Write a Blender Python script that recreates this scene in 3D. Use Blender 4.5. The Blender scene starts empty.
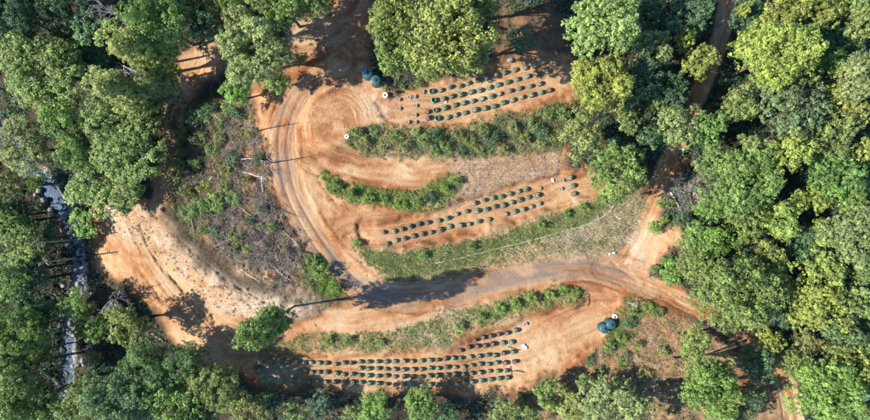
import bpy, math
import numpy as np
from math import radians, sin, cos, pi

rng = np.random.default_rng(7)
SC = bpy.context.scene
COL = SC.collection

# ------------------------------------------------------------------ camera, sky, sun, exposure
S = 0.2            # metres of ground per photograph pixel at z = 0
CAMZ = 115.0       # drone height above the z = 0 level
CX, CY = 435.0, 210.0

cd = bpy.data.cameras.new("camera")
cam = bpy.data.objects.new("camera", cd)
COL.objects.link(cam)
cam.location = (0, 0, CAMZ)
cam.rotation_euler = (0, 0, 0)
cd.sensor_fit = 'HORIZONTAL'
cd.angle = 2 * math.atan(CX * S / CAMZ)
cd.clip_start = 0.5
cd.clip_end = 6000
SC.camera = cam

SUN_EL = radians(37)
SHADOW_AZ = radians(8.5)       # shadows fall to the right, a little up
sun_to = np.array([-cos(SHADOW_AZ) * cos(SUN_EL), -sin(SHADOW_AZ) * cos(SUN_EL), sin(SUN_EL)])

world = bpy.data.worlds.new("World")
SC.world = world
world.use_nodes = True
wn = world.node_tree.nodes
wl = world.node_tree.links
wn.clear()
sky = wn.new("ShaderNodeTexSky")
sky.sky_type = 'NISHITA'
sky.sun_disc = False
sky.ozone_density = 6.0
sky.dust_density = 0.3
sky.altitude = 800
sky.sun_elevation = SUN_EL
sky.sun_rotation = math.atan2(sun_to[0], sun_to[1])
bgn = wn.new("ShaderNodeBackground")
bgn.inputs["Strength"].default_value = 0.12
won = wn.new("ShaderNodeOutputWorld")
wl.new(sky.outputs[0], bgn.inputs[0])
wl.new(bgn.outputs[0], won.inputs[0])

ld = bpy.data.lights.new("sun", 'SUN')
ld.energy = 5.0
ld.angle = radians(0.5)
ld.color = (1.0, 0.93, 0.82)
sun = bpy.data.objects.new("sun", ld)
COL.objects.link(sun)
from mathutils import Vector
sun.rotation_euler = Vector(sun_to).to_track_quat('Z', 'Y').to_euler()

SC.view_settings.view_transform = 'Standard'
SC.view_settings.look = 'None'
SC.view_settings.exposure = 1.3
SC.view_settings.gamma = 1.0
SC.view_settings.use_curve_mapping = False
SC.cycles.max_bounces = 5
SC.cycles.diffuse_bounces = 3
SC.cycles.glossy_bounces = 2
SC.cycles.transmission_bounces = 3
SC.cycles.use_denoising = True

# ------------------------------------------------------------------ noise and masks
_lat = rng.random((512, 512)).astype(np.float32)

def vnoise(x, y):
    xi = np.floor(x).astype(np.int64); yi = np.floor(y).astype(np.int64)
    fx = (x - xi).astype(np.float32); fy = (y - yi).astype(np.float32)
    fx = fx * fx * (3 - 2 * fx); fy = fy * fy * (3 - 2 * fy)
    x0 = xi & 511; x1 = (xi + 1) & 511; y0 = yi & 511; y1 = (yi + 1) & 511
    a = _lat[y0, x0]; b = _lat[y0, x1]; c = _lat[y1, x0]; d = _lat[y1, x1]
    return (a * (1 - fx) + b * fx) * (1 - fy) + (c * (1 - fx) + d * fx) * fy

def fbm(x, y, oct=4):
    s = 0; a = 0.5; t = 0
    for i in range(oct):
        s = s + a * vnoise(x * 2 ** i + 37.3 * i, y * 2 ** i + 91.7 * i); t += a; a *= 0.5
    return s / t

def inpoly(X, Y, poly):
    r = np.zeros(X.shape, bool)
    n = len(poly)
    for i in range(n):
        x0, y0 = poly[i]; x1, y1 = poly[(i + 1) % n]
        if y0 == y1: continue
        c = ((y0 > Y) != (y1 > Y))
        r ^= c & (X < (x1 - x0) * (Y - y0) / (y1 - y0) + x0)
    return r

def blur(M, k):
    if k < 1: return M
    for ax in (0, 1):
        for _ in range(2):
            P_ = np.pad(M, [(k + 1, k) if a == ax else (0, 0) for a in (0, 1)], mode='edge')
            Cs = np.cumsum(P_, axis=ax, dtype=np.float64)
            if ax == 0: M = ((Cs[2 * k + 1:] - Cs[:-2 * k - 1]) / (2 * k + 1)).astype(np.float32)
            else: M = ((Cs[:, 2 * k + 1:] - Cs[:, :-2 * k - 1]) / (2 * k + 1)).astype(np.float32)
    return M

def smooth_line(pts, n=8):
    pts = [np.array(p, float) for p in pts]
    out = []
    for i in range(len(pts) - 1):
        p0 = pts[max(i - 1, 0)]; p1 = pts[i]; p2 = pts[i + 1]; p3 = pts[min(i + 2, len(pts) - 1)]
        for k in range(n):
            t = k / n
            out.append(0.5 * (2 * p1 + (p2 - p0) * t + (2 * p0 - 5 * p1 + 4 * p2 - p3) * t * t + (3 * p1 - p0 - 3 * p2 + p3) * t ** 3))
    out.append(pts[-1])
    return np.array(out)

def linedist(X, Y, line):
    """signed lateral distance to a polyline, and arc position"""
    best = np.full(X.shape, 1e9, np.float32); sg = np.zeros(X.shape, np.float32); arc = np.zeros(X.shape, np.float32)
    s0 = 0.0
    for (x0, y0), (x1, y1) in zip(line[:-1, :2], line[1:, :2]):
        dx, dy = x1 - x0, y1 - y0
        L = math.hypot(dx, dy) + 1e-9
        t = np.clip(((X - x0) * dx + (Y - y0) * dy) / (L * L), 0, 1)
        d = np.hypot(X - x0 - t * dx, Y - y0 - t * dy)
        m = d < best
        best[m] = d[m]
        sg[m] = (np.sign((X - x0) * dy - (Y - y0) * dx) * d)[m]
        arc[m] = (s0 + t * L)[m]
        s0 += L
    return best, sg, arc

# ------------------------------------------------------------------ layout in photograph pixels (x, y, height)
R_MAIN = [(338, 62, 8), (318, 78, 7.6), (296, 98, 7), (284, 130, 6.2), (284, 165, 5.4), (294, 200, 4.6), (314, 236, 3.6), (338, 268, 2.8),
          (366, 290, 2.2), (404, 298, 2), (450, 293, 2), (500, 278, 2), (545, 269, 2), (590, 267, 2.2), (622, 275, 2.3), (660, 290, 2.8),
          (698, 308, 3.2), (735, 330, 3.8), (764, 346, 4.4), (784, 376, 5), (794, 425, 5.5), (800, 460, 6)]
R_NORTH = [(600, 268, 2.2), (622, 255, 2.3), (636, 235, 2.7), (648, 208, 3.3), (660, 180, 4), (672, 153, 4.8), (687, 122, 5.6), (702, 85, 6.4), (718, 45, 7.4), (728, 0, 8.4), (735, -40, 9)]
R_SPUR = [(622, 262, 2.3), (648, 256, 2.6), (664, 244, 3.2), (679, 230, 4)]
R_LOW = [(122, 190, -3.2), (136, 222, -2.9), (152, 254, -2.6), (176, 290, -2.0), (204, 324, -1.2), (236, 343, -0.3), (268, 341, 0.2), (305, 329, 0.8), (350, 324, 1.1), (395, 320, 1.4), (432, 308, 1.8)]
R_TL = [(205, 45, 1.5), (195, 68, 0.5), (180, 95, -0.5), (172, 125, -1.2), (165, 160, -2), (158, 195, -2.6), (150, 225, -2.8)]
L_TOPDIRT = [(290, 45, 6.5), (330, 32, 8.2), (360, 10, 9.4), (372, -20, 10)]
CREEK = [(2, 130, -6.8), (22, 158, -7.0), (42, 180, -7.2), (58, 203, -7.4), (72, 232, -7.5), (80, 262, -7.6), (76, 296, -7.7), (70, 330, -7.9), (68, 362, -8), (64, 400, -8.2), (60, 440, -8.4)]

T_UP = [(372, 100), (398, 93), (432, 86), (480, 72), (530, 58), (562, 52), (577, 64), (580, 82), (568, 98), (530, 107), (490, 117), (450, 125), (410, 128), (385, 124)]
T_MID = [(352, 226), (378, 222), (420, 216), (448, 205), (480, 194), (520, 183), (556, 175), (598, 172), (608, 184), (596, 194), (560, 206), (520, 220), (480, 231), (440, 242), (400, 249), (370, 246)]
T_LOW = [(250, 372), (262, 358), (300, 356), (380, 355), (440, 352), (466, 340), (500, 327), (540, 313), (585, 303), (612, 300), (614, 318), (600, 338), (574, 362), (540, 380), (500, 390), (440, 393), (360, 392), (290, 388), (255, 386)]
T_BARE = [(312, 158), (345, 160), (400, 164), (440, 166), (452, 172), (440, 180), (420, 187), (385, 186), (345, 175), (318, 168)]
T_TURN = [(312, 92), (340, 76), (366, 84), (378, 104), (374, 124), (350, 134), (335, 150), (316, 146), (306, 120)]

BIG = [(254, 96), (272, 86), (300, 70), (330, 52), (372, 66), (392, 92), (430, 84), (520, 56), (575, 50), (584, 85), (572, 108), (566, 168), (606, 172),
       (645, 196), (664, 160), (690, 160), (668, 195), (655, 228), (682, 226), (684, 238), (652, 264), (648, 276), (690, 296), (702, 314), (660, 306), (626, 300),
       (606, 340), (574, 368), (525, 388), (460, 398), (400, 394), (270, 388), (190, 362), (160, 320), (126, 285), (90, 268), (92, 210), (104, 198), (150, 200), (172, 235), (205, 272), (240, 300), (300, 322), (352, 300), (330, 285), (300, 240), (276, 200), (258, 150)]
B1 = [(346, 138), (358, 124), (400, 129), (440, 129), (500, 117), (556, 103), (574, 106), (572, 140), (556, 150), (500, 158), (430, 158), (375, 155), (350, 150)]
B1_DRY = [(432, 158), (500, 156), (558, 146), (566, 168), (520, 182), (480, 193), (456, 208), (440, 208), (458, 180), (446, 168)]
B2 = [(320, 172), (330, 173), (345, 180), (380, 189), (415, 190), (436, 180), (450, 174), (462, 178), (456, 196), (438, 210), (420, 212), (385, 208), (345, 200), (328, 190)]
B3 = [(350, 238), (372, 250), (410, 252), (450, 244), (500, 231), (550, 214), (596, 198), (640, 190), (646, 206), (634, 232), (616, 254), (560, 260), (500, 268), (440, 281), (392, 280), (370, 266)]
B3_GRN = [(352, 240), (372, 252), (430, 250), (500, 236), (550, 219), (600, 201), (612, 204), (580, 226), (520, 246), (440, 272), (392, 278), (368, 262)]
B3_DRY = [(540, 240), (580, 222), (612, 200), (642, 194), (642, 212), (632, 234), (614, 253), (560, 259)]
B4 = [(245, 352), (262, 346), (300, 335), (380, 332), (420, 324), (450, 312), (500, 298), (545, 288), (584, 286), (590, 294), (575, 304), (540, 309), (500, 320), (466, 334), (440, 348), (400, 351), (340, 351), (290, 354)]
B4_DRY = [(392, 330), (420, 322), (444, 312), (480, 306), (486, 316), (462, 332), (438, 347), (404, 348)]
B5 = [(192, 112), (250, 92), (258, 120), (266, 150), (276, 200), (300, 238), (330, 282), (318, 290), (296, 290), (262, 284), (235, 268), (205, 238), (186, 214), (186, 170)]
B5_GRN = [(300, 250), (312, 252), (330, 268), (346, 290), (332, 298), (310, 288), (300, 270)]
PALE_SLOPE = [(100, 202), (150, 205), (180, 240), (212, 272), (246, 290), (296, 298), (338, 300), (300, 318), (250, 322), (214, 308), (180, 280), (150, 250), (110, 235)]
B6 = [(606, 342), (622, 318), (634, 296), (660, 306), (704, 330), (730, 352), (690, 372), (690, 425), (540, 425), (500, 398), (540, 388), (576, 368)]
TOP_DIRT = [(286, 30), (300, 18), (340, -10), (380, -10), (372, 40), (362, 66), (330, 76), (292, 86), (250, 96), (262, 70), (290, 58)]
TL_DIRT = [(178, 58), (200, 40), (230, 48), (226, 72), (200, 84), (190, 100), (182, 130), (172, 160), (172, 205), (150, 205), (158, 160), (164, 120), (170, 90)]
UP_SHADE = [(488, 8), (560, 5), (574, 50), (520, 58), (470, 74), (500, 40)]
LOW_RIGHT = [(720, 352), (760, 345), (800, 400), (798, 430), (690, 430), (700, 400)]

# ------------------------------------------------------------------ terrain heights (solved smooth between fixed levels)
X0, X1, Y0, Y1, ST = -64, 936, -64, 488, 4
gx = np.arange(X0, X1 + 1, ST); gy = np.arange(Y0, Y1 + 1, ST)
GX, GY = np.meshgrid(gx.astype(np.float32), gy.astype(np.float32))
FIX = np.zeros(GX.shape, bool); HV = np.zeros(GX.shape, np.float32)

def fix_line(line, w):
    L = smooth_line(line)
    d, sg, arc = linedist(GX, GY, L)
    m = d <= w
    seg = np.hypot(np.diff(L[:, 0]), np.diff(L[:, 1])); cum = np.concatenate([[0], np.cumsum(seg)])
    HV[m] = np.interp(arc[m], cum, L[:, 2]); FIX[m] = True

def fix_poly(poly, z0, z1=None):
    m = inpoly(GX, GY, poly)
    if z1 is None: HV[m] = z0
    else:
        xs = [p[0] for p in poly]
        HV[m] = z0 + (z1 - z0) * (GX[m] - min(xs)) / (max(xs) - min(xs))
    FIX[m] = True

for (x, y, z) in [(-60, -60, -2), (60, -60, 0), (200, -60, 5), (330, -60, 10), (460, -60, 12), (600, -60, 11), (760, -60, 9), (930, -60, 9), (930, 100, 9), (930, 210, 8), (930, 330, 7), (930, 480, 7),
                  (780, 480, 6), (650, 480, 1), (520, 480, -3), (400, 480, -5), (280, 480, -6), (160, 480, -7), (-60, 480, -4), (-60, 330, -3), (-60, 210, -3), (-60, 100, -4),
                  (20, 60, -4), (100, 50, -2), (110, 120, -4), (250, 50, 4), (440, 30, 10), (530, 20, 10.5), (600, 60, 8.5), (600, 130, 6), (650, 70, 7), (780, 60, 8), (840, 150, 8), (740, 200, 5.5), (820, 260, 7), (720, 260, 4.2),
                  (840, 380, 6.5), (640, 360, 1.5), (700, 380, 2.5), (560, 400, -0.5), (420, 415, -2.8), (300, 415, -3.2), (200, 390, -3.5), (120, 370, -5.5), (120, 310, -4.2), (20, 260, -4.5), (15, 330, -5), (20, 400, -5.5),
                  (200, 130, -0.5), (200, 180, -1.3), (240, 150, 2.6), (240, 210, 1.2), (270, 260, 1.4), (300, 290, 1.8), (240, 285, -0.4), (520, 30, 10), (480, 50, 9.5), (550, 30, 9.6)]:
    i = int(round((y - Y0) / ST)); j = int(round((x - X0) / ST)); i = min(max(i, 0), len(gy) - 1); j = min(max(j, 0), len(gx) - 1)
    HV[max(i - 1, 0):i + 2, max(j - 1, 0):j + 2] = z; FIX[max(i - 1, 0):i + 2, max(j - 1, 0):j + 2] = True
fix_line(R_TL, 5); fix_line(L_TOPDIRT, 10); fix_line(CREEK, 7)
fix_line([(445, 206, 5.2), (478, 189, 5.2), (520, 178, 5.2), (556, 170, 5.2)], 2)
fix_line([(352, 232, 3.6), (372, 248, 3.2)], 2)
fix_line([(430, 348, 1.0), (462, 335, 1.2), (498, 321, 1.3), (540, 309, 1.4), (578, 302, 1.5)], 2)
fix_line([(400, 342, 1.0), (340, 350, 0.8), (290, 350, 0.7)], 2)
fix_poly(T_UP, 8.2, 8.8); fix_poly(T_BARE, 5.4); fix_poly(T_MID, 4.0, 4.5); fix_poly(T_LOW, -0.2, 0.6); fix_poly(T_TURN, 7.6)
fix_line(R_LOW, 7); fix_line(R_SPUR, 6); fix_line(R_NORTH, 8); fix_line(R_MAIN, 12)
HV[~FIX] = HV[FIX].mean()
for it in range(3500):
    P_ = np.pad(HV, 1, mode='edge')
    A_ = 0.25 * (P_[:-2, 1:-1] + P_[2:, 1:-1] + P_[1:-1, :-2] + P_[1:-1, 2:])
    HV = np.where(FIX, HV, A_)
HV = 0.5 * HV + 0.5 * blur(HV, 1)

def coarse_h(px, py):
    u = np.clip((np.asarray(px, float) - X0) / ST, 0, len(gx) - 1.001); v = np.clip((np.asarray(py, float) - Y0) / ST, 0, len(gy) - 1.001)
    i = v.astype(int); j = u.astype(int); a = u - j; b = v - i
    return (HV[i, j] * (1 - a) + HV[i, j + 1] * a) * (1 - b) + (HV[i + 1, j] * (1 - a) + HV[i + 1, j + 1] * a) * b

# fine grid: 1.2 px cells in and around the frame, stretching far out beyond it
FS = 1.2
cx_ = np.arange(-40, 911, FS); cy_ = np.arange(-40, 461, FS)
ext = np.array([8, 20, 40, 80, 160, 320, 700, 1500, 3500, 8000, 15000.0])
fx = np.concatenate([cx_[0] - ext[::-1], cx_, cx_[-1] + ext]); fy = np.concatenate([cy_[0] - ext[::-1], cy_, cy_[-1] + ext])
FX, FY = np.meshgrid(fx, fy)
FX32 = FX.astype(np.float32); FY32 = FY.astype(np.float32)
WX = FX32 + (fbm(FX32 / 14, FY32 / 14, 4) - .5) * 16 + (fbm(FX32 / 4 + 50, FY32 / 4, 2) - .5) * 4
WY = FY32 + (fbm(FX32 / 14 + 91, FY32 / 14 + 17, 4) - .5) * 16 + (fbm(FX32 / 4, FY32 / 4 + 33, 2) - .5) * 4

def mask(poly, k=2, hard=False):
    m = inpoly(WX, WY, poly).astype(np.float32)
    return m if hard else blur(m, k)

dMain, sMain, aMain = linedist(FX32, FY32, smooth_line(R_MAIN, 5))
dNorth, sNorth, aNorth = linedist(FX32, FY32, smooth_line(R_NORTH, 4))
dLow, sLow, aLow = linedist(FX32, FY32, smooth_line(R_LOW, 4))
dSpur, sSpur, aSpur = linedist(FX32, FY32, smooth_line(R_SPUR, 4))
dCreek, sCreek, aCreek = linedist(FX32, FY32, smooth_line(CREEK, 4))
dTL, sTL, aTL = linedist(FX32, FY32, smooth_line(R_TL, 4))
AX_UP = smooth_line([(372, 108), (440, 105), (500, 88), (575, 66)], 4)
AX_MID = smooth_line([(352, 238), (400, 234), (470, 215), (540, 196), (606, 178)], 4)
AX_LOW = smooth_line([(250, 372), (360, 374), (450, 369), (520, 350), (600, 316)], 4)
AX_BARE = smooth_line([(308, 152), (345, 166), (400, 176), (450, 174), (520, 168)], 4)
AX_TURN = smooth_line([(306, 150), (304, 118), (320, 92), (345, 84), (366, 98), (372, 118)], 4)
flow = []
for d, sg, arc in ((dMain, sMain, aMain), (dNorth, sNorth, aNorth), (dLow, sLow, aLow), (dTL, sTL, aTL), linedist(FX32, FY32, smooth_line(L_TOPDIRT, 4)), linedist(FX32, FY32, AX_UP), linedist(FX32, FY32, AX_MID), linedist(FX32, FY32, AX_LOW), linedist(FX32, FY32, AX_BARE), linedist(FX32, FY32, AX_TURN)):
    flow.append((d, sg, arc))
D_ = np.stack([f[0] for f in flow]); K_ = np.argmin(D_, 0)
FS_ = np.take_along_axis(np.stack([f[1] for f in flow]), K_[None], 0)[0] + K_ * 71.0
FA_ = np.take_along_axis(np.stack([f[2] for f in flow]), K_[None], 0)[0]
FSw = FS_ + (fbm(FX32 / 22 + 70, FY32 / 22, 3) - .5) * 9
streak = 0.55 * vnoise(FSw / 1.6, FA_ / 26) + 0.45 * vnoise(FSw / 4.1 + 40, FA_ / 38)
stamp = np.clip((30 - np.min(D_, 0)) / 16, 0, 1) * np.clip(fbm(FX32 / 18 + 20, FY32 / 18 + 44, 3) * 3 - .8, .25, 1)
streak = .5 + (streak - .5) * stamp + (1 - stamp) * (fbm(FX32 / 5, FY32 / 5, 4) - .5) * .9

veg = np.clip(mask(B1, 1) + mask(B2, 1) + mask(B3, 1) + mask(B4, 1), 0, 1)
brush = mask(B5, 3)
dirt = np.clip(mask(BIG, 2) + .75 * mask(TOP_DIRT, 3) + mask(TL_DIRT, 3) + 0.75 * mask(B6, 3) + 0.3 * mask(UP_SHADE, 4) + .45 * mask(LOW_RIGHT, 3), 0, 1)  # shaded clearings get less dirt, so darker ground colour deepens their shade
soft = (fbm(FX32 / 7, FY32 / 7, 3) - .5) * 6
def road(d, w, k=2.0): return np.clip((w + soft * .5 - d) / k, 0, 1)
rd_main = road(dMain, np.where(aMain > 545, 11.0, 16.0)); rd_north = road(dNorth, 10.0); rd_low = road(dLow, 11.0); rd_spur = road(dSpur, 8.0); rd_tl = road(dTL, 6.0)
allroads = np.maximum.reduce([rd_main, rd_north, rd_low, rd_spur, rd_tl])
dirt = np.maximum(dirt, allroads)
veg = veg * (1 - allroads)
pale = np.clip(mask(PALE_SLOPE, 4) + .7 * mask([(370, 82), (390, 88), (388, 122), (370, 126), (362, 100)], 3), 0, 1) * (1 - rd_low * .6)
grav_noise = fbm(FS_ / 5 + 11, FA_ / 30 + 7, 3)
gravel = np.clip((13.5 - np.abs(sMain + 1.0)) / 7, 0, 1) * np.clip((aMain - 20) / 60, 0, 1) * np.clip((590 - aMain) / 60, 0, 1) * np.clip(streak * 3.2 + grav_noise * 2.2 - 1.9, 0, 1) * np.where(aMain > 230, .9, .95) * np.clip(fbm(FS_ / 9 + 5, FA_ / 22 + 3, 4) * 4 - 1.0, .3, 1)
junc = np.exp(-((FX32 - 632) ** 2 / 300 + (FY32 - 250) ** 2 / 500))
pale = np.clip(pale + junc * .9 + np.exp(-((FX32 - 378) ** 2 / 160 + (FY32 - 105) ** 2 / 300)) * .9, 0, 1)
straw = np.clip(.75 * mask(B1_DRY, 4) * np.clip(fbm(FX32 / 16 + 31, FY32 / 16, 4) * 4 - 1.6, 0, 1) + mask(B3_DRY, 3) * np.clip(fbm(FX32 / 10, FY32 / 10 + 31, 4) * 3 - .7, .2, 1) + mask(B4_DRY, 3) + .45 * mask(B3, 2) + .12 * brush, 0, 1)
bed = np.clip((np.where(FY32 < 215, 11.0, 8.0) + soft * 1.2 - dCreek) / 3, 0, 1)
leafy = np.clip(fbm(FX32 / 9 + 5, FY32 / 9 + 9, 4) * 2.6 - .9, 0, 1)
green = np.clip(veg * leafy + mask(B5_GRN, 2), 0, 1)
dirt = np.maximum(dirt, brush * np.clip(fbm(FX32 / 10 + 81, FY32 / 10 + 2, 4) * 4 - 1.75, 0, 1)) * (1 - bed)
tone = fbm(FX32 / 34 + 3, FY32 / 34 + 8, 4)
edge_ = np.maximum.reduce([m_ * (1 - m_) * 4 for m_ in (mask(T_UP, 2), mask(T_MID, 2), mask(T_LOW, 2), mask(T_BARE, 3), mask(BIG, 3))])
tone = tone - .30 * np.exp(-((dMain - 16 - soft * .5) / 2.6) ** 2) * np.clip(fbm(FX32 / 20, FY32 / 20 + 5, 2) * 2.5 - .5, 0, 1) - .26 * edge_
pale = pale * np.clip(fbm(FX32 / 12 + 66, FY32 / 12, 4) * 3.4 - .9, 0, 1)

bankrough = np.clip(veg + brush + straw, 0, 1)
forest = np.clip(1 - dirt - bed, 0, 1)
rough = 0.08 + 0.35 * bankrough + 0.6 * forest + .25 * bed
HF = coarse_h(FX, FY).astype(np.float32)
far = np.clip(np.maximum.reduce([(-40 - FX32), (FX32 - 910), (-40 - FY32), (FY32 - 460)]) / 400, 0, 1)
HF += (fbm(FX32 / 9, FY32 / 9, 4) - .5) * 1.5 * rough * (1 - far)
HF += (vnoise(FX32 / 2.2, FY32 / 2.2) - .5) * 0.3 * rough * (1 - far)
# wheel ruts, tyre berms and graded windrows: real relief
rut = lambda s_, c: np.exp(-((np.abs(s_) - c) / 1.5) ** 2)
HF -= 0.17 * rut(sMain, 4.5) * rd_main + 0.10 * rut(sNorth, 3.6) * rd_north + .12 * rut(sLow, 4.2) * rd_low
HF += 0.22 * np.exp(-((dMain - 17 - soft * .4) / 2.2) ** 2) * dirt * np.clip(fbm(FX32 / 12, FY32 / 12 + 60, 2) * 3 - .9, 0, 1)
HF += (streak - .5) * 0.14 * dirt
HF -= 0.5 * bed
for ln, dp in (([(140, 226), (148, 246), (162, 268), (180, 286), (192, 306)], .34), ([(176, 236), (206, 262), (236, 286), (270, 304)], .35), ([(108, 215), (128, 252), (156, 292)], .3), ([(612, 262), (640, 282), (690, 300)], .2), ([(310, 168), (330, 196), (352, 222)], .16)):
    dd_ = linedist(FX32, FY32, smooth_line(ln, 4))[0]; HF -= dp * np.exp(-((dd_ + soft * .45) / 1.7) ** 2) * np.clip(fbm(FX32 / 8 + 21, FY32 / 8, 3) * 3 - .7, .15, 1)
HF -= 0.65 * np.maximum.reduce([mask(T_UP, 1), mask(T_MID, 1), mask(T_LOW, 1)]) + 0.22 * rd_main + .18 * np.maximum(rd_low, rd_north)
HF += (fbm(FX32 / 4 + 9, FY32 / 4, 3) - .5) * 1.0 * brush
HF = HF + far * 6 * fbm(FX32 / 900, FY32 / 900, 3)

def hz(px, py):
    """terrain height seen at a photograph pixel"""
    px = np.asarray(px, float); py = np.asarray(py, float)
    o = len(ext)
    u = np.clip((px - cx_[0]) / FS, 0, len(cx_) - 1.001) + o; v = np.clip((py - cy_[0]) / FS, 0, len(cy_) - 1.001) + o
    i = v.astype(int); j = u.astype(int); a = u - j; b = v - i
    return (HF[i, j] * (1 - a) + HF[i, j + 1] * a) * (1 - b) + (HF[i + 1, j] * (1 - a) + HF[i + 1, j + 1] * a) * b

def P3(px, py, dz=0.0):
    """terrain point (metres) that the photograph pixel looks at"""
    z = hz(px, py); k = S * (1 - z / CAMZ)
    return np.stack([(np.asarray(px, float) - CX) * k, (CY - np.asarray(py, float)) * k, z + dz], -1)

def loc(px, py, dz=0.0):
    p = P3(px, py, dz); return (float(p[0]), float(p[1]), float(p[2]))

# ------------------------------------------------------------------ materials
def mat(name):
    m = bpy.data.materials.new(name); m.use_nodes = True
    nt = m.node_tree
    return m, nt, nt.nodes["Principled BSDF"]

def node(nt, t, **kw):
    n = nt.nodes.new(t)
    for k, v in kw.items():
        if hasattr(n, k): setattr(n, k, v)
        else: n.inputs[k].default_value = v
    return n

def mixc(nt, fac, a, b, blend='MIX'):
    n = nt.nodes.new("ShaderNodeMix"); n.data_type = 'RGBA'; n.blend_type = blend
    for sock, v in ((n.inputs["Factor"], fac), (n.inputs[6], a), (n.inputs[7], b)):
        if isinstance(v, (int, float)): sock.default_value = v
        elif isinstance(v, tuple): sock.default_value = (*v, 1)
        else: nt.links.new(v, sock)
    return n.outputs[2]

def math_(nt, op, a, b=0.0, clamp=False):
    n = nt.nodes.new("ShaderNodeMath"); n.operation = op; n.use_clamp = clamp
    for s, v in ((n.inputs[0], a), (n.inputs[1], b)):
        if isinstance(v, (int, float)): s.default_value = v
        else: nt.links.new(v, s)
    return n.outputs[0]

def noise(nt, scale, detail=4, rough=.55, vec=None):
    n = node(nt, "ShaderNodeTexNoise"); n.inputs["Scale"].default_value = scale; n.inputs["Detail"].default_value = detail; n.inputs["Roughness"].default_value = rough
    if vec is None:
        g = nt.nodes.new("ShaderNodeNewGeometry"); vec = g.outputs["Position"]
    nt.links.new(vec, n.inputs["Vector"])
    return n.outputs["Fac"]

def attr(nt, name):
    n = nt.nodes.new("ShaderNodeAttribute"); n.attribute_name = name; return n.outputs["Fac"]

def ramp(nt, fac, stops):
    n = nt.nodes.new("ShaderNodeValToRGB")
    e = n.color_ramp.elements
    while len(e) < len(stops): e.new(.5)
    for k, (p, c) in enumerate(stops): e[k].position = p; e[k].color = (*c, 1)
    nt.links.new(fac, n.inputs[0]); return n.outputs[0]

# earth: orange clay, grey road gravel, pale rubble, straw, leaf litter - one blended soil material
M_EARTH, nt, bs = mat("earth")
n1 = noise(nt, 0.35, 5); n2 = noise(nt, 2.6, 5, .65); n3 = noise(nt, 9.0, 3, .7)
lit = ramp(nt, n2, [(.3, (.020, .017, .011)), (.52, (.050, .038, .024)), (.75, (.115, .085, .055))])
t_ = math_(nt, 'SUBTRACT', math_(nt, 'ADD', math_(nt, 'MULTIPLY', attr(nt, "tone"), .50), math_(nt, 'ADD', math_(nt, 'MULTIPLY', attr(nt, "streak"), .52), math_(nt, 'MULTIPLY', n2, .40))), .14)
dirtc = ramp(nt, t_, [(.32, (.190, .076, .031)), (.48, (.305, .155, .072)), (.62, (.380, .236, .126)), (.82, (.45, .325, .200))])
cmb = nt.nodes.new("ShaderNodeCombineXYZ")
nt.links.new(math_(nt, 'MULTIPLY', attr(nt, "fs"), .9), cmb.inputs[0]); nt.links.new(math_(nt, 'MULTIPLY', attr(nt, "fa"), .035), cmb.inputs[1])
trk = noise(nt, 1.0, 5, .7, cmb.outputs[0])
trk_s = math_(nt, 'MULTIPLY', math_(nt, 'SUBTRACT', trk, .5), attr(nt, "stamp"))
t_ = math_(nt, 'ADD', t_, math_(nt, 'MULTIPLY', trk_s, .55))
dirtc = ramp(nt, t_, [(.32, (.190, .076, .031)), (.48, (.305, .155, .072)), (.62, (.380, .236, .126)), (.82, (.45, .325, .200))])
dirtc = mixc(nt, math_(nt, 'MULTIPLY', math_(nt, 'SUBTRACT', n3, .52, True), 2.2, True), dirtc, (.20, .105, .06))
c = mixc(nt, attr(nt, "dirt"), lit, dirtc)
palec = ramp(nt, n2, [(.3, (.30, .205, .135)), (.5, (.41, .315, .23)), (.7, (.50, .43, .355))])
c = mixc(nt, math_(nt, 'MULTIPLY', attr(nt, "pale"), math_(nt, 'MULTIPLY', n1, 1.6, True)), c, palec)
strawc = ramp(nt, n2, [(.28, (.15, .105, .075)), (.5, (.30, .235, .165)), (.7, (.44, .37, .29))])
c = mixc(nt, math_(nt, 'MULTIPLY', attr(nt, "straw"), .85), c, strawc)
grn = ramp(nt, n2, [(.3, (.035, .05, .015)), (.55, (.075, .10, .03)), (.75, (.17, .17, .07))])
c = mixc(nt, attr(nt, "green"), c, grn)
gravc = ramp(nt, n3, [(.3, (.105, .078, .062)), (.55, (.195, .150, .124)), (.75, (.30, .248, .212))])
c = mixc(nt, attr(nt, "gravel"), c, gravc)
bedc = ramp(nt, n2, [(.28, (.10, .085, .07)), (.5, (.27, .25, .23)), (.68, (.36, .35, .34))])
c = mixc(nt, attr(nt, "bed"), c, bedc)
nt.links.new(c, bs.inputs["Base Color"]); bs.inputs["Roughness"].default_value = .95; bs.inputs["Specular IOR Level"].default_value = .15
bmp = node(nt, "ShaderNodeBump"); bmp.inputs["Strength"].default_value = .8; bmp.inputs["Distance"].default_value = .25
nt.links.new(math_(nt, 'ADD', math_(nt, 'MULTIPLY', trk_s, 1.3), math_(nt, 'ADD', math_(nt, 'MULTIPLY', n2, .7), math_(nt, 'MULTIPLY', n3, .5))), bmp.inputs["Height"]); nt.links.new(bmp.outputs[0], bs.inputs["Normal"])

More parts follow.
